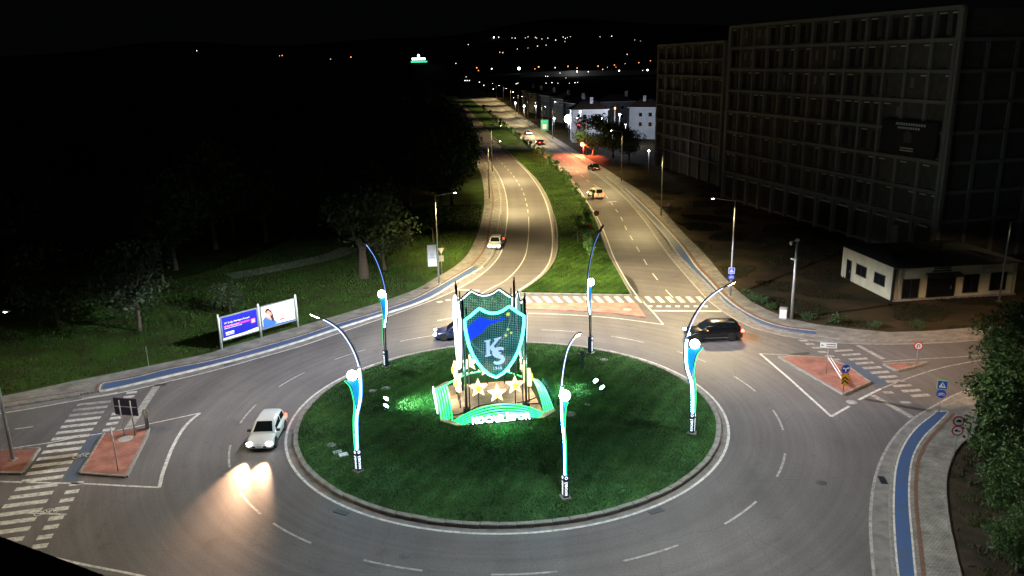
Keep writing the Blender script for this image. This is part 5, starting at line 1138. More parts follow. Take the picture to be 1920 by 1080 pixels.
ptext(f2, 'ANNELER', .20, L0+1.5, ph_*.30, M_PNAVY); ptext(f2, 'GÜNÜ', .32, L0+1.52, ph_*.15, M_PNAVY); ptext(f2, 'Kutlu Olsun', .26, L0+1.35, -ph_*.02, M_PPINK, shear=.3)
pflat(f2, rect(.5, .15, (L0+2.0, -ph_*.28)), M_PRED); pflat(f2, [(L0, -ph_/2), (pw_/2, -ph_/2), (pw_/2, -ph_*.45), (L0, -ph_*.40)], M_PSHIRT, .049)
for i in range(9): pflat(f2, rect(.05, .03, (L0+1.75+i*.07, -ph_*.14)), M_PNAVY)
# ---- surveillance camera pole and cabinet
g = G(1484, 598, .13); hc = H((1484, 598), 450); t = thing('camera_pole', 'grey surveillance camera pole beside the white cabinet', 'camera pole', (g.x, g.y, .13))
MB().tube([(0, 0, 0), (0, 0, hc)], [.17, .12], 12).build('pole', M_STEEL, t); MB().bbox((0, 0, hc), (.3, .3, .2), .03).build('cap', M_STEEL, t)
MB().tube([(0, 0, hc-.15), (-.55, -.1, hc-.15)], .03, 6).build('bracket', M_STEEL, t)
d_ = MB().lathe([(.05, .3), (.12, .25), (.14, .05), (.10, -.06), (.01, -.12)], 12).build('dome_camera', M_WHITE, t, (-.6, -.1, hc-.4))
z2 = H((1484, 598), 486)
for sx in (-1, 1): MB().bbox((0, 0, 0), (.42, .14, .14), .03).build('bullet_camera', M_WHITE, t, (-.28, .12*sx-.1, z2), (0, R(10), R(25*sx)))
MB().lathe([(.17, 0), (.19, .05), (.17, .1)], 12).build('clamp', M_STEEL, t, (0, 0, z2-.05))
g = G(1468, 597, .13); t = thing('utility_cabinet', 'white utility cabinet with pitched lid beside the camera pole', 'cabinet', (g.x, g.y, .13), R(-25))
MB().bbox((0, 0, .48), (.62, .5, .96), .02).build('body', M_WHITE, t); MB().bbox((0, 0, 1.0), (.7, .58, .12), .05).build('lid', M_GREYP, t); MB().box((0, -.26, .48), (.52, .02, .8)).build('door', M_WHITE, t); MB().box((0, 0, .03), (.72, .6, .14)).build('plinth', M_CONC, t)
# ================================================================== BUILDINGS
M_FRAME = mat('raw_concrete_frame', (0.20, 0.196, 0.192), (0.15, 0.147, 0.143), rough=.9, scale=.8, bump=.2)
M_BLOCK = mat('block_infill', (0.09, 0.085, 0.08), (0.065, 0.06, 0.058), rough=.95, scale=1.5)
M_VOID = mat('unlit_opening', (0.006, 0.006, 0.007), (0.004, 0.004, 0.005), rough=.6)
M_LINT = mat('pale_lintel', (0.6, 0.6, 0.58), (0.5, 0.5, 0.48), rough=.8)
unit = MB().box((0, 0, 0), (1, 1, 1)).mesh('slab', M_FRAME)
win_me = MB().box((0, .04, 0), (1, .1, 2.0), 0).box((0, -.03, 1.08), (1.05, .12, .12), 1).box((0, -.03, -1.04), (1.05, .12, .08), 2).mesh('window', [M_VOID, M_LINT, M_FRAME])
winp_me = MB().box((0, .04, 0), (1, .1, 2.0), 0).box((0, -.03, -1.04), (1.05, .12, .08), 1).mesh('window', [M_VOID, M_FRAME])
blind_me = MB().box((0, .02, 0), (1, .1, 2.0), 0).box((0, -.03, -1.04), (1.05, .12, .08), 1).box((.1, -.05, .4), (.6, .05, 1.0), 1).mesh('window', [M_BLOCK, M_FRAME])
def frame_wing(t, p0, p1, zs, nb, depth, arches=False, skip=None, wins=2, seed=1):
    """one concrete-framed facade from p0 to p1 (local to t), body behind it on its left-hand side"""
    rnd = random.Random(seed); u = (p1-p0); L = u.length; u = u/L; v = Vector((-u.y, u.x, 0)); an = math.atan2(u.y, u.x); top = zs[-1]
    c = p0+u*(L/2)+v*(depth/2+.45); MB().box((0, 0, 0), (L-.2, depth, top-.1)).build('wall', M_BLOCK, t, (c.x, c.y, top/2-.05), (0, 0, an))
    for z in zs: q = p0+u*(L/2)+v*.2; inst('slab', unit, t, (q.x, q.y, z), (0, 0, an), (L+.3, .62, .42))
    bay = L/nb
    for i in range(nb+1): q = p0+u*(bay*i)+v*.22; inst('column', unit, t, (q.x, q.y, top/2), (0, 0, an), (.48 if i not in (0, nb) else .8, .5, top))
    for i in range(nb):
        for k in range(len(zs)-1 if True else 0):
            z0, z1 = zs[k], zs[k+1]
            for w in range(wins):
                q = p0+u*(bay*(i+(w+.5)/wins))+v*.38; pale = rnd.random() < .45
                inst('window', (win_me if pale else winp_me) if rnd.random() < .88 else blind_me, t, (q.x, q.y, (z0+z1)/2-.1), (0, 0, an), (bay/wins*.52, 1, (z1-z0-.9)/2.1))
        if arches:
            r_ = bay/2-.26; ar_ = [(-bay/2+.24, zs[0]-.2), (-bay/2+.24, zs[0]-.2-r_)]+[(-r_*math.cos(math.pi*a/10), zs[0]-.35-r_+r_*math.sin(math.pi*a/10)) for a in range(11)]+[(bay/2-.24, zs[0]-.2-r_), (bay/2-.24, zs[0]-.2)]
            q = p0+u*(bay*(i+.5))+v*.3; MB().prism(ar_, -.1, .1, M=MZ).build('arch', M_FRAME, t, (q.x, q.y, 0), (0, 0, an))
            inst('shop_opening', win_me, t, (q.x+v.x*.1, q.y+v.y*.1, zs[0]/2-.3), (0, 0, an), (bay*.7, 1, (zs[0]-1.2)/2.1))
A0, A1 = G(1353, 372), G(1745, 494)
zsA = [4.8+3.4*i for i in range(8)]
bA = thing('unfinished_building', 'eight-storey unfinished concrete-framed block looming at the right edge', 'building', (A1.x, A1.y, .1), 0)
frame_wing(bA, A0-A1, Vector((0, 0, 0)), zsA, 13, 14, arches=True, seed=3)
w1 = G(1920, 344, 8.2)-G(1755, 355, 8.2); w1.z = 0; w1.normalize()
frame_wing(bA, Vector((0, 0, 0))+w1*.2, w1*32, zsA[:-1], 8, 14, seed=5)
MB().box((0, 0, 2.6), (.6, .6, 5.2)).build('column', M_FRAME, bA, (-6.0, -2.6, 0))
# banner hung on the facade
fu = (A1-A0).normalized(); fn = Vector((fu.y, -fu.x, 0)); fan = math.atan2(fu.y, fu.x)
def face_at(x, y):            # where a sight line meets the front of the block
    d = _RR*((x-960)/FOC)-_UU*((y-540)/FOC)+_F; o_ = Vector((0, 0, CAM_H)); t_ = (A0-o_).dot(fn)/d.dot(fn); return o_+d*t_
k0, k1 = face_at(1660, 222), face_at(1757, 300); bw_, bh_ = (k1-k0).dot(fu), k0.z-k1.z; kc = (k0+k1)/2+fn*.35
bn = thing('hanging_banner', 'dark banner with pale emblem and lettering hung on the unfinished building', 'banner', kc, fan)
M_BAN = mat('dark_banner_cloth', (.012, .012, .014), (.008, .008, .01), rough=.8); M_BANL = mat('pale_banner_print', (.6, .62, .6), (.5, .5, .5), rough=.7)
MB().box((0, 0, 0), (bw_, .05, bh_)).build('cloth', M_BAN, bn)
for i in range(12): MB().box((-bw_*.22+i*bw_*.045, -.04, bh_*.40), (bw_*.034, .02, bh_*.07)).build('lettering', M_BANL, bn)
for i in range(9): MB().box((-bw_*.18+i*bw_*.045, -.04, bh_*.29), (bw_*.034, .02, bh_*.06)).build('lettering', M_BANL, bn)
MB().prism([(-bw_*.06, -.5), (bw_*.06, -.5), (bw_*.08, bh_*.1), (bw_*.02, bh_*.22), (-bw_*.02, bh_*.22), (-bw_*.08, bh_*.1)], .03, .05, M=MZ).build('emblem', M_BLOCK, bn)
for z_ in (-.28, -.35): MB().box((0, -.04, bh_*z_), (bw_*.24, .02, bh_*.035)).build('lettering', M_BANL, bn)
# block behind
B0, B1 = Vector((33.85, 189.4, 0)), Vector((39.84, 155.1, 0))
bB = thing('unfinished_building', 'dark farther tower block left of the concrete-framed building', 'building', (B1.x, B1.y, .1), 0)
frame_wing(bB, B0-B1, Vector((0, 0, 0)), [4.2+3.2*i for i in range(8)], 7, 16, wins=2, seed=9)
# ---- small cream building
h0 = G(1672, 565, .1); hu = (G(1897, 552, .1)-h0).normalized(); han = math.atan2(hu.y, hu.x); hv = Vector((-hu.y, hu.x, 0)); HL, HD, HH = 13.2, 10.0, 3.5
M_CREAM = mat('cream_render', (0.56, 0.53, 0.38), (0.45, 0.43, 0.31), rough=.9, scale=.9, bump=.15)
hut = thing('sales_office', 'small cream single-storey building with dark roof and dark windows', 'building', h0, han)
MB().box((HL/2, HD/2, HH/2), (HL, HD, HH)).build('wall', M_CREAM, hut)
MB().box((.02, .02, HH/2), (.22, .22, HH-.02)).build('corner_pipe', M_DARK, hut, (-.06, -.06, 0))
rf = MB().add([(-.3,-.3,HH+.02),(HL+.3,-.3,HH+.02),(HL+.3,HD+.3,HH+.02),(-.3,HD+.3,HH+.02),(2.4,HD*.45,HH+.3),(HL-2.4,HD*.45,HH+.3),(HL-2.4,HD*.55,HH+.3),(2.4,HD*.55,HH+.3)], [(0,1,5,4),(1,2,6,5),(2,3,7,6),(3,0,4,7),(4,5,6,7),(3,2,1,0)]).build('roof', mat('dark_roof_sheet', (.05, .05, .05), (.035, .035, .035), rough=.6), hut)
rib_me = MB().box((0, 0, 0), (.05, 1, .05)).mesh('roof_rib', M_DARK)
for i in range(26):
    x = .2+i*.5; a_ = Vector((x, -.28, HH+.05)); b_ = Vector((min(max(x, 2.5), HL-2.5), HD*.45, HH+.33)); d_ = b_-a_
    o = inst('roof_rib', rib_me, rf, (a_+b_)/2, (math.atan2(d_.z, d_.y), 0, -math.atan2(d_.x, d_.y)), (1, d_.length, 1))
def opening(kind, x0, x1, z0, z1, wall):
    w, h_ = x1-x0, z1-z0; loc = ((x0+x1)/2, -.02, (z0+z1)/2) if wall == 'f' else (-.02, (x0+x1)/2, (z0+z1)/2); rz = 0 if wall == 'f' else -math.pi/2
    o = MB().box((0, 0, h_/2), (w+.12, .09, .08)).box((0, 0, -h_/2), (w+.12, .12, .08)).box((-w/2, 0, 0), (.08, .085, h_)).box((w/2, 0, 0), (.08, .085, h_)).build(kind, M_DARK, hut, loc, (0, 0, rz))
    MB().box((0, .0, 0), (w-.06, .03, h_-.06)).build('pane', M_PANE, o)
    if kind == 'window': MB().box((0, -.02, 0), (.05, .05, h_)).build('mullion', M_DARK, o)
    if kind == 'door': MB().box((w*.35, -.04, -.1), (.04, .05, .3)).build('handle', M_STEEL, o)
for kind, a_, b_, z0_, z1_ in (('window', 1.0, 2.7, .25, 2.2), ('door', 3.6, 6.6, .05, 2.45), ('window', 7.5, 9.1, .5, 2.35), ('window', 10.4, 12.1, .6, 2.4)): opening(kind, a_, b_, z0_, z1_, 'f')
for kind, a_, b_, z0_, z1_ in (('window', 1.5, 3.4, 1.1, 2.2), ('window', 5.0, 6.9, 1.1, 2.2), ('door', 8.0, 8.9, .05, 2.2)): opening(kind, a_, b_, z0_, z1_, 'l')
MB().add([(3.3, -.05, 2.6), (6.9, -.05, 2.6), (6.9, -1.0, 2.45), (3.3, -1.0, 2.45), (3.3, -.05, 2.75), (6.9, -.05, 2.75), (6.9, -1.0, 2.52), (3.3, -1.0, 2.52)], [(0,3,2,1),(4,5,6,7),(0,1,5,4),(2,3,7,6),(1,2,6,5),(3,0,4,7)]).build('canopy', M_DARK, hut)
for r_, z_, x_ in ((9, 3.18, 4.2), (10, 2.92, 4.1)):
    for i in range(r_): MB().box((x_+i*.2, -.05, z_), (.15, .06, .17)).build('lettering', M_DARK, hut)
MB().tube([(-.35, -.38, HH-.02), (HL+.35, -.38, HH-.02)], .07, 6).build('gutter', M_DARK, hut)
MB().bbox((0, 0, 0), (.8, .35, .6), .03).build('air_conditioner', M_GREYP, hut, (9.75, -.2, 2.75)); MB().bbox((0, 0, 0), (HL+.1, .25, .22), .02).build('plinth', M_CONC, hut, (HL/2, -.08, .08))
for x_ in (.5, HL-.4): MB().tube([(x_, -.1, HH-.05), (x_, -.1, .1)], .045, 6).build('downpipe', M_GREYP, hut)
for x_, y_ in ((4.0, 5.2), (8.8, 5.6)): MB().bbox((0, 0, 0), (.6, .6, .7), .05).build('roof_vent', M_DARK, rf, (x_, y_, HH+.5))
# ---- roof corner of the building below the viewer
e0, e1 = G(0, 1005, 12), G(200, 1080, 12); ed = (e1-e0).normalized(); en = Vector((ed.y, -ed.x, 0)); ra_, rb_ = e0-ed*16, e0+ed*9
nb_ = thing('near_building', 'black ribbed roof corner at the lower left edge of the photo', 'building', (ra_.x, ra_.y, 0), math.atan2(ed.y, ed.x))
NL = (rb_-ra_).length
M_BROOF = mat('black_roof_sheet', (.010, .010, .010), (.007, .007, .007), rough=.7)
MB().box((NL/2, -7.2, 5.8), (NL-.6, 13.6, 11.6)).build('wall', M_CONC, nb_); rfn = MB().box((NL/2, -7, 11.84), (NL, 14, .3)).build('roof', M_BROOF, nb_)
nrib = MB().box((0, 0, 0), (.12, 13.9, .06)).mesh('roof_rib', M_BROOF)
for i in range(int(NL/.6)): inst('roof_rib', nrib, rfn, (.3+i*.6, -7.0, 12.02))
# ---- lit houses beyond the side road
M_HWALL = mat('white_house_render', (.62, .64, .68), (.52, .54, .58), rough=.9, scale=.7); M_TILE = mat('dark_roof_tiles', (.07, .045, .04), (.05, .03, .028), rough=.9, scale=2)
M_HWALLD = mat('dimmed_house_render', (.22, .22, .23), (.17, .17, .18), rough=.9, scale=.7)  # darker copy of the render: dimness of the unlit houses put into the colour
def house(name, label, c, rz, w, d, h, wins, ch=(.3, 0), group='houses behind the side road'):
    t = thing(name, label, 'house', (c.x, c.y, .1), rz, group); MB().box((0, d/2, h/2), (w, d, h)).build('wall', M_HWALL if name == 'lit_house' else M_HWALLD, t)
    r_ = MB().add([(-w/2-.5,-.5,h),(w/2+.5,-.5,h),(w/2+.5,d+.5,h),(-w/2-.5,d+.5,h),(-w*.2,d*.4,h+2.4),(w*.2,d*.4,h+2.4),(w*.2,d*.6,h+2.4),(-w*.2,d*.6,h+2.4)], [(0,1,5,4),(1,2,6,5),(2,3,7,6),(3,0,4,7),(4,5,6,7),(3,2,1,0)]).build('roof', M_TILE, t)
    MB().box((0, 0, 0), (.9, .9, 2.8)).build('chimney', M_HWALL, r_, (ch[0]*w, d*.3+ch[1], h+2.0)); MB().box((0, -.52, h-.05), (w+1.1, .1, .2)).build('eaves', M_WHITE, t)
    for x, z in wins:
        f_ = MB().box((0, 0, .65), (1.2, .1, .1)).box((0, 0, -.65), (1.2, .14, .1)).box((-.55, 0, 0), (.1, .1, 1.3)).box((.55, 0, 0), (.1, .1, 1.3)).build('window', M_WHITE, t, (x, -.04, z)); MB().box((0, .02, 0), (1.0, .03, 1.2)).build('pane', M_PANE, f_)
    return t
hz0 = G(1078, 268); hz1 = G(1136, 268)
house('lit_house', 'white house lit blue by the floodlight, behind the big dark tree', (hz0+hz1)/2+Vector((0, 1, 0)), 0, 10.5, 10, 9.6, [(-3.4, 7.6), (-1.6, 7.6), (1.6, 7.6), (-3.4, 4.6), (-1.6, 4.6), (2.0, 4.6), (-2.5, 1.8)], (.06, 0))
house('lit_house', 'white house with bright gable wall beside the farther tower block', G(1207, 262)+Vector((0, 1, 0)), R(-22), 9, 10, 9.6, [(2.0, 7.4), (2.0, 4.5), (-1.0, 7.4), (-1.0, 4.5)], (-.05, 0))
house('dark_house', 'dim house between the two lit white houses', G(1160, 246)+Vector((0, 6, 0)), 0, 12, 10, 9.6, [(-4, 7.6), (-1, 7.6), (2, 7.6), (-4, 4.6), (2, 4.6)])
for k, (x, y) in enumerate(((1058, 246), (1034, 232), (1010, 222), (988, 214), (975, 207))):
    house('dark_house', ('dim terraced house nearest the floodlight mast', 'dim terraced house behind the green kiosk', 'dim terraced house in the middle of the row', 'dim terraced house, fourth in the row from the floodlight', 'dim terraced house at the far end of the row')[k], G(x, y)+Vector((3, 6, 0)), R(-75), 13, 10, 9.2, [(-4, 7.4), (-1, 7.4), (2, 7.4), (4.6, 7.4), (-4, 4.4), (2, 4.4), (-1, 1.8)])
# lamps of the yard
def yard_lamp(x, y, gy, label, power, col, r=.35, mt=None):
    g = G(x, gy, .1); h_ = H((x, gy), y); t = thing('yard_lamp', label, 'lamp', (g.x, g.y, .1), 0, 'lamps among the houses')
    MB().tube([(0, 0, 0), (0, 0, h_)], .08, 8).build('pole', M_STEEL, t); MB().ball((0, -.2, h_), r*.62, 12).build('lamp_globe', mt or M_LAMPC, t)
    MB().tube([(0, 0, h_-.1), (0, -.2, h_-.05)], .05, 6).build('bracket', M_STEEL, t)
    if power:
        ld = bpy.data.lights.new('yard_light', 'POINT'); ld.energy = power; ld.color = col; ld.shadow_soft_size = .4; lo = bpy.data.objects.new('yard_light', ld); link(lo, t); lo.location = (0, -.9, h_+.1)
M_FLB = glow('blue_white_flood', (.62, .68, 1.0), 60)
yard_lamp(1066, 223, 262, 'dazzling blue-white floodlight mast beside the lit house', 36000, (.55, .68, 1.0), 2.0, M_FLB)  # globe enlarged so its shape stands in for the lamp's glare
yard_lamp(1127, 222, 272, 'bright white lamp shining through the big dark tree', 500, (.8, .95, 1), .55)
yard_lamp(1088, 210, 272, 'small white lamp against the lit house wall', 900, (.7, .8, 1), .4)
yard_lamp(1161, 215, 268, 'white lamp between the two lit houses', 900, (.75, .85, 1), .5)
yard_lamp(1172, 233, 275, 'small lamp left of the bright gable wall', 4500, (.72, .82, 1), .3)
yard_lamp(1148, 245, 290, 'low white lamp under the dark trees by the side road', 150, (.9, .95, 1), .3)
yard_lamp(1215.5, 282.5, 330, 'small lamp hanging before the farther tower block', 120, (1, .97, .9), .25)
yard_lamp(1005, 199, 232, 'small lamp in front of the terraced houses, third from the kiosk', 300, (.8, .9, 1), .4)
yard_lamp(983, 199, 226, 'lamp in front of the terraced houses, second from the far end', 500, (.8, .95, 1), .5)
yard_lamp(967, 193, 222, 'lamp at the far end of the terraced houses', 300, (.8, .95, 1), .5)
yard_lamp(1039, 222, 246, 'lamp behind the green kiosk', 500, (.75, 1, .95), .45)
M_WARMW = glow('warm_window', (1, .42, .12), 2.5)
yard_lamp(1152, 203, 268, 'orange balcony lamp beside the lit house roof', 120, (1, .5, .2), .5, M_WARMW)
# kiosk, red beacon, fence
g = G(1021, 245); ko = thing('green_kiosk', 'small green lit kiosk beside the far lamp post', 'kiosk', g); MB().bbox((0, 0, 1.9), (2.6, 2.2, 3.8), .1).build('body', glow('green_kiosk_panel', (.05, .5, .34), .05), ko); MB().box((0, 0, 3.95), (3.0, 2.6, .2)).build('roof', M_DARK, ko); MB().box((0, -1.13, 1.5), (1.4, .05, 1.6)).build('hatch', M_WHITE, ko)
M_REDL = glow('red_beacon_lens', (1, .06, .02), 5)
for x, y, ty, lab, pw in ((1094, 292, 272, 'red warning beacon on a post at the side road', 30000), (1086, 270, 234, 'tall red-lit gate post beside the lit house', 60)):
    g = G(x, y); h_ = H((x, y), ty); t = thing('red_beacon', lab, 'beacon', g, 0, 'red beacons'); MB().tube([(0, 0, 0), (0, 0, h_)], .09, 8).build('post', M_RED, t); MB().bbox((0, 0, h_), (1.3, .3, .35), .04).build('beacon_head', M_REDL, t)
    ld = bpy.data.lights.new('beacon_light', 'SPOT'); ld.energy = pw; ld.color = (1, .13, .05); ld.spot_size = R(150); ld.shadow_soft_size = .3; lo = bpy.data.objects.new('beacon_light', ld); link(lo, t); lo.location = (-.3, -.6, h_+.6); lo.rotation_euler = (R(-12), R(18), 0)
f0, f1_ = G(1078, 272), G(1108, 282); t = thing('railing', 'tall dark bar railing between the kiosk and the big dark tree', 'railing', f0, math.atan2((f1_-f0).y, (f1_-f0).x)); fl_ = (f1_-f0).length
bar_me = MB().tube([(0, 0, 0), (0, 0, 3.6)], .05, 6).mesh('bar', M_STEEL)
for i in range(10): inst('bar', bar_me, t, (fl_*i/9, 0, 0))
for z_ in (.4, 3.4): MB().box((fl_/2, 0, z_), (fl_, .06, .06)).build('rail', M_STEEL, t)

# ================================================================== TREES
def tree_meshes(seed, h, r, z0, nclump, nleaf, leaf, mt, trunk_r=.25, limbs=6, bark=M_BARK, squash=1.0, lean=0.0):
    rn = np.random.default_rng(seed); rd = random.Random(seed); cz = (z0+h)/2; rz_ = (h-z0)/2*squash
    mb = MB(); tp = Vector((lean, 0, z0+(h-z0)*.45)); mb.tube(cat_rom([(0, 0, -.2), (lean*.2+.05*r*.2, .03*r, z0*.6), tuple(tp*.8), tuple(tp)], n=9), [trunk_r*(1.25-.95*i/8) for i in range(9)], 8)
    C = []
    for i in range(nclump):
        while True:
            p = rn.uniform(-1, 1, 3)
            if .25 < (p**2).sum() < 1: break
        C.append((p[0]*r*.85+lean, p[1]*r*.85, cz+p[2]*rz_*.85))
    for i in range(limbs):
        c = Vector(C[i]); s_ = Vector((lean*.3, 0, z0*.75+rd.uniform(0, .25)*(h-z0))); m_ = s_.lerp(c, .5)+Vector((0, 0, -.06*h)); mb.tube(cat_rom([s_, m_, c], n=6), [trunk_r*(.5-.08*k) for k in range(6)], 5)
    tm = mb.mesh('trunk', bark); C = np.array(C); cr_ = r*1.35/nclump**(1/3)
    n = nclump*nleaf; ci = np.repeat(np.arange(nclump), nleaf); d = rn.normal(0, 1, (n, 3)); d /= np.linalg.norm(d, axis=1)[:, None]
    pos = C[ci]+d*(cr_*rn.uniform(.35, 1.05, n)**.6)[:, None]*np.array([1, 1, .75])
    a = rn.normal(0, 1, (n, 3)); a /= np.linalg.norm(a, axis=1)[:, None]; b = np.cross(a, d+rn.normal(0, .6, (n, 3))); b /= np.linalg.norm(b, axis=1)[:, None]
    s_ = (leaf*rn.uniform(.6, 1.3, n))[:, None]
    V = np.stack([pos-a*s_*.9, pos+b*s_*.45, pos+a*s_*.9, pos-b*s_*.45], 1)
    me = bpy.data.meshes.new('crown'); me.vertices.add(n*4); me.vertices.foreach_set('co', V.reshape(-1)); me.loops.add(n*4); me.loops.foreach_set('vertex_index', np.arange(n*4))
    me.polygons.add(n); me.polygons.foreach_set('loop_start', np.arange(n)*4); me.polygons.foreach_set('loop_total', np.full(n, 4)); me.update(calc_edges=True); me.materials.append(mt)
    return tm, me
def plant(name, label, cat, meshes, loc, rz=0, s=1.0, group=None):
    t = thing(name, label, cat, loc, rz, group); t.scale = (s, s, s); inst('trunk', meshes[0], t); inst('crown', meshes[1], t); return t
woods = [tree_meshes(s, 13, 5.0, 3.5, 46, 90, .34, m, .28, 8, lean=l) for s, m, l in ((1, M_LEAF, .4), (2, M_LEAF, -.5), (3, M_LEAF3, .2), (4, M_LEAF, 0))]
rnd = random.Random(5); spots = []
def ok(p, dmin): return all((p-q).length > dmin for q in spots)
# trees one can tell apart on the verge
t_big = tree_meshes(21, 10.5, 5.0, 3.9, 34, 85, .30, M_LEAF, .55, 8)
g = G(683, 523); plant('verge_tree', 'thick-trunked green tree leaning behind the curved lamp on the verge', 'tree', t_big, (g.x, g.y, .1), R(30)); spots.append(Vector((g.x, g.y, 0)))
t_o = tree_meshes(22, 9, 4.6, 2.6, 30, 80, .26, M_LEAF3, .2, 8)
for x, y, s_, rz_, lab in ((262, 623, .95, 0, 'slender forked tree left of the billboard'), (112, 612, .9, 70, 'dim bushy tree at the far left of the verge'), (722, 508, 1.0, 140, 'tall forked tree just behind the thick-trunked one')):
    g = G(x, y); plant('verge_tree', lab, 'tree', t_o, (g.x, g.y, .1), R(rz_), s_); spots.append(Vector((g.x, g.y, 0)))
t_b = tree_meshes(23, 4.6, 2.0, .4, 13, 55, .2, M_LEAF3, .1, 5)
g = G(432, 590); plant('verge_bush', 'small dim bush behind the billboard', 'bush', t_b, (g.x, g.y, .1), 0, .75)
g = G(812, 455); plant('verge_bush', 'small green sapling behind the bannered lamp post', 'bush', tree_meshes(24, 6, 2.2, 2.0, 14, 80, .24, M_LEAF2, .12, 5), (g.x, g.y, .1))
# wood edge along the left footway, then the mass of the wood
for i in range(0, 260, 1):
    p = cLL[i]
    if p.y < 128 or p.y > 760: continue
    q = p+Vector((-rnd.uniform(5.0, 8.0), rnd.uniform(-2, 2), 0)); q.z = 0
    if ok(q, 6.5):
        spots.append(q); plant('woodland_tree', 'dark tree of the wood edge overhanging the left footway', 'tree', woods[rnd.randrange(4)], (q.x, q.y, .1), rnd.uniform(0, 6.3), rnd.uniform(.8, 1.15), 'trees of the wood edge')
tries = 0; nw = 0
while nw < 120 and tries < 6000:
    tries += 1; y = 82+260*rnd.random()**1.4; lim = min(cLL, key=lambda p: abs(p.y-y)).x if y > 95 else -30-(95-y)*1.2
    x = lim-12-rnd.random()*(.75*y-10); q = Vector((x, y, 0))
    if not ok(q, 6.0): continue
    if abs(x)/y > .8: continue
    if (q-G(560, 500)).length < 9 or (q-G(620, 485)).length < 7 or y < 86+rnd.random()*8: continue
    spots.append(q); nw += 1; plant('woodland_tree', 'dark tree deep in the unlit wood', 'tree', woods[rnd.randrange(4)], (q.x, q.y, .1), rnd.uniform(0, 6.3), rnd.uniform(.75, 1.15), 'trees deep in the wood')
path = curve_px([(430,520),(500,508),(560,496),(620,482),(660,466)], n=30); struct(ribbon('footpath', offset(path, 1.6), offset(path, -1.6), .128, M_CONC), 'dim footpath curving into the wood')
# young trees along the right side of the median
M_LEAF4 = leaf_mat('leaf_young_tree', (0.095, 0.190, 0.050), (0.045, 0.110, 0.028))
yt = [tree_meshes(s, 3.6, .72, .9, 10, 52, .16, M_LEAF4, .05, 4) for s in (31, 32, 33)]
cm = [p for p in offset(cMR, 1.5) if p.y < 420]; last = None; nyt = 0
for p in resample(cm, step=.5):
    if last is not None and (p-last).length < (4.6 if p.y < 140 else 8.0): continue
    if p.y < 96: continue
    last = p; nyt += 1
    jx = rnd.uniform(-.5, .3)
    plant('young_tree', 'young slender tree in the row along the median', 'tree', yt[nyt % 3], (p.x+jx-(1.2 if p.y < 112 else 0), p.y, .12), rnd.uniform(0, 6.3), rnd.uniform(.65, .95) if p.y < 140 else rnd.uniform(.75, 1.0), 'young trees along the median')
# big dark trees by the side road
big = tree_meshes(41, 11, 5.2, 1.6, 44, 110, .3, M_LEAF, .3, 8)
for x, y, s_, lab in ((1112, 292, 1.0, 'big dark tree in front of the lit white house'), (1150, 296, .85, 'dark tree right of the big one by the side road'), (1180, 300, .7, 'low dark tree before the bright gable wall')):
    g = G(x, y); plant('side_road_tree', lab, 'tree', big, (g.x, g.y, .1), s_*4, s_)
# trees over the near right corner
nt = [tree_meshes(s, 9.5, 4.2, 1.2, 70, 210, .17, M_LEAF2, .28, 10) for s in (51, 52)]
for (x, y), v_, s_, rz_, lab in (((28.7, 41.0), 0, .80, .3, 'leafy green tree overhanging the near corner footway beside the ban signs'), ((34.6, 51.0), 1, .88, 1.4, 'tall dark leafy tree behind the near corner at the right edge'), ((26.0, 36.8), 1, .52, 4.0, 'leafy tree on the bank, second from the lower right edge'), ((23.9, 33.6), 0, .38, 2.0, 'low leafy tree at the lower right edge'), ((31.2, 45.0), 0, .85, 2.2, 'dark leafy tree between the tall one and the one beside the ban signs')):
    plant('corner_tree', lab, 'tree', nt[v_], (x, y, 0), rz_, s_)
lb = mat('litter_pale', (.26, .26, .25), (.12, .12, .11), scale=5); g = G(1862, 1030)
for k in range(3):
    o = MB().lathe([(.30, -.05), (.34, .1), (.22, .24), (.03, .28)], 7, smooth=False).build('rubble_stone', lb, None, (g.x+k*.55, g.y-.1*k, .05), (.2*k, .1, k), ); o.scale = (.8-.22*k, .5, .35); tag(o, ('pale rubble stone under the corner tree, largest of three', 'pale rubble stone under the corner tree, middle of three', 'pale rubble stone under the corner tree, smallest of three')[k], 'stone', 'rubble stones')
weed = tree_meshes(61, .7, .75, .02, 12, 40, .10, M_LEAF, .015, 3)
names = ('low weed clump at the plot edge nearest the crossing signs', 'low weed clump just past the crossing signs', 'low weed clump between the crossing signs and the cabinet', 'low weed clump touching the white cabinet', 'low weed clump right of the camera pole', 'low weed clump along the plot edge, third from the right', 'low weed clump along the plot edge, second from the right', 'low weed clump along the plot edge, rightmost')
for k, (x, y) in enumerate(((1398, 556), (1412, 566), (1426, 572), (1446, 583), (1512, 603), (1570, 610), (1640, 618), (1720, 619))):
    g = G(x, y-2); plant('weed_clump', names[k], 'weeds', weed, (g.x, g.y, .1), k*1.7, .75+.35*((k*7) % 3)/2, 'weed clumps at the plot edge')

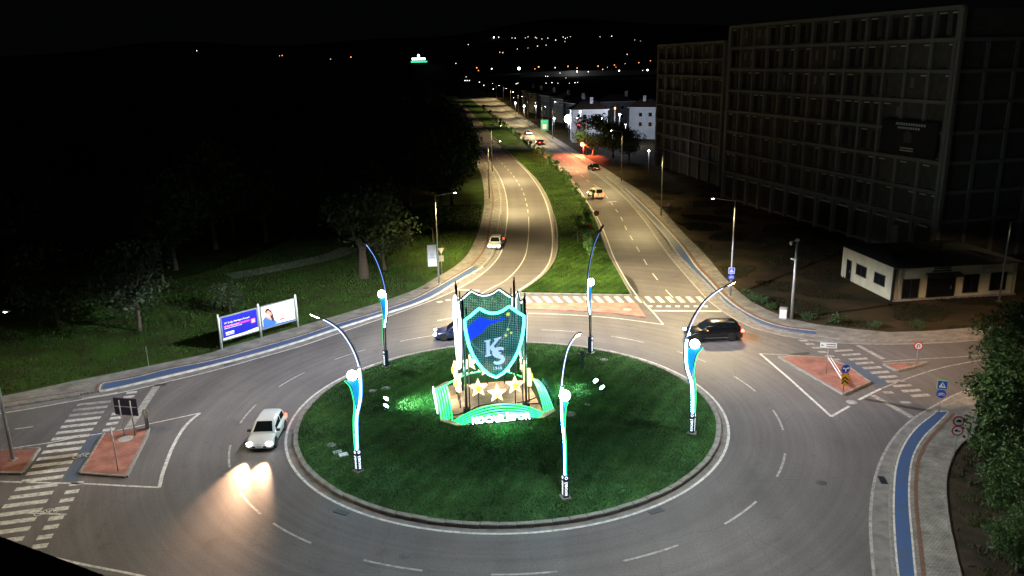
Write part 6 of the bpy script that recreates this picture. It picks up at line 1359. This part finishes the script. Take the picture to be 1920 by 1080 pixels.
# ================================================================== FAR TOWN LIGHTS
def ray_hit(x, y, hgt):
    d = _RR*((x-960)/FOC)-_UU*((y-540)/FOC)+_F; d.normalize(); t_ = 300.0
    while t_ < 9000:
        p = Vector((0, 0, CAM_H))+d*t_
        if p.z <= hill_height(p.x, p.y)+hgt: return p, t_
        t_ += 15
    return None, None
fl_m = {'w': glow('far_light_white', (1, .96, .9), 5), 'c': glow('far_light_cool', (.75, .92, 1), 22), 'o': glow('far_light_orange', (1, .25, .06), 5), 'd': glow('far_light_dim', (1, .8, .6), 1.5)}
fl_me = {k: MB().ball((0, 0, 0), 1, 8, 0).tube([(0, 0, -10), (0, 0, 0)], .12, 5, 1).mesh('distant_lamp', [m, M_DARK]) for k, m in fl_m.items()}
FL = [(4,100,'o',1),(37,94,'o',.8),(219,77,'w',1.1),(369,95,'w',.8),(529,104,'o',.9),(524,104.5,'w',.5),(658,107,'o',1.1),(620,111,'w',.5),(926,70,'c',1.3),(935,70,'w',.9),(960,71,'w',.5),(966,71.5,'w',.7),(985,71,'d',1),(990,69,'d',1.1),(1004,70,'d',1.1),(1006,71.5,'d',1),(1016,73,'w',.6),(1027,71.5,'w',.6),(1042,75,'w',.7),(1056,69.5,'w',.6),(1060,72,'w',.7),(1064,70,'w',.5),(1059,78,'d',.9),(1069,69,'w',.5),(1125,69,'w',.5),(1147,68,'w',.8),(1190,75,'d',.8),(1201,77,'d',.6),(878,83.5,'w',.6),(937,98,'o',.9),(943,99,'w',.6),(970,92,'w',.6),(990,90,'d',.7),(1008,86.5,'w',.7),(1024,84.5,'w',.6),(1176,102,'w',.6),
      (852,131,'o',1.1),(894,127,'o',1.2),(897,132,'o',1),(922,129,'w',1.5),(973,128.5,'c',3.2),(1003,129,'o',.8),(1010,125.5,'o',1.5),(1041,127,'w',.9),(1065,124.5,'o',1.2),(1082,127.5,'o',1),(1082,134,'c',1.1),(1103,134.5,'w',1),(1121.5,124,'o',1.2),(1139,126,'o',.7),(1152,122,'o',1),(1155,126,'o',.7),(1161,132.5,'c',1.2),(1130,130,'w',.6),(1172,119,'w',.4),(1198,117.5,'o',.9),(1205,132,'w',.6),(1214,131.5,'c',1.6),(1219.5,114,'o',.9),(855,119,'w',.7),(968,157,'w',.9),(971,156,'w',.7),(1023,143,'w',.8),(1027,143,'w',.7),(1061,146,'d',.9),(1024,156,'w',.6),(1035,155,'w',.8),(1046,156,'w',.6),(1068,156,'w',.5),(1078,155,'w',.8),(1083,154.5,'w',.7),(1050,137,'w',.7),(844,146,'w',.9),(872,151,'w',.9),(876,151,'w',.9),(880,151,'w',.8),(899,154,'w',.8),(907,160,'w',.9),(925,167,'w',.9),(963,183,'w',.7),(874,144,'w',.6)]
GL = {'w': 'tiny white light of the far town', 'c': 'bright cool point of light in the far town', 'o': 'small orange lamp of the far town', 'd': 'faint warm light on the far hillside'}
for x, y, k, s_ in FL:
    p, t_ = ray_hit(x, y, 10 if y > 110 else 6)
    if p is None: continue
    o = inst('distant_lamp', fl_me[k], None, p, (0, 0, 0), (s_*t_*.00047,)*3); o.scale.z = o.scale.x
    tag(o, GL[k], 'lamp', 'far lights, '+k if False else {'w': 'white far lights', 'c': 'cool far lights', 'o': 'orange far lights', 'd': 'faint hillside lights'}[k])
# rooftop sign on a far hall
d = _RR*((785-960)/FOC)-_UU*((121-540)/FOC)+_F; t_ = 620/d.y; p = Vector((0, 0, CAM_H))+d*t_
hall = thing('far_hall', 'far hall with white and green illuminated rooftop sign above the wood', 'building', (p.x, p.y, 0), 0)
MB().box((12, 8, p.z/2), (34, 16, p.z)).build('wall', mat('hall_panels', (.05, .05, .05), (.04, .04, .04), rough=.8), hall); 
M_FSW = glow('far_sign_white', (.75, .92, 1), 6); M_FSG = glow('far_sign_green', (.02, .8, .4), 2.5)
for i in range(8): MB().box((-4.2+i*1.25, -.2, p.z+4.0), (.95, .3, 1.5)).build('sign_letter', M_FSW, hall)
for i in range(14): MB().box((-5.2+i*.86, -.2, p.z+2.0), (.62, .3, .9)).build('sign_letter', M_FSG, hall)
MB().ball((.2, -.2, p.z+6.4), .9, 12).build('sign_emblem', M_FSW, hall); MB().box((0, .2, p.z+1.7), (13, .2, 3.4)).build('sign_frame', M_DARK, hall)
yl = bpy.data.lights.new('hall_light', 'POINT'); yl.energy = 25; yl.color = (.9, .95, 1); lo = bpy.data.objects.new('hall_light', yl); link(lo, hall); lo.location = (10, -6, p.z-1)
ls = thing('low_warehouse', 'long low warehouse with faintly lit wall on the plain', 'building', (40, 1300, 0), 0); MB().box((150, 0, 4), (340, 40, 8)).build('wall', mat('warehouse_wall', (.4, .4, .38), (.3, .3, .28), rough=.9), ls); MB().box((150, 0, 8.3), (344, 44, .8)).build('roof', M_DARK, ls)
yl = bpy.data.lights.new('yard_light', 'POINT'); yl.energy = 4000; yl.color = (.95, .95, 1); lo = bpy.data.objects.new('yard_light', yl); link(lo, ls); lo.location = (60, -40, 9)
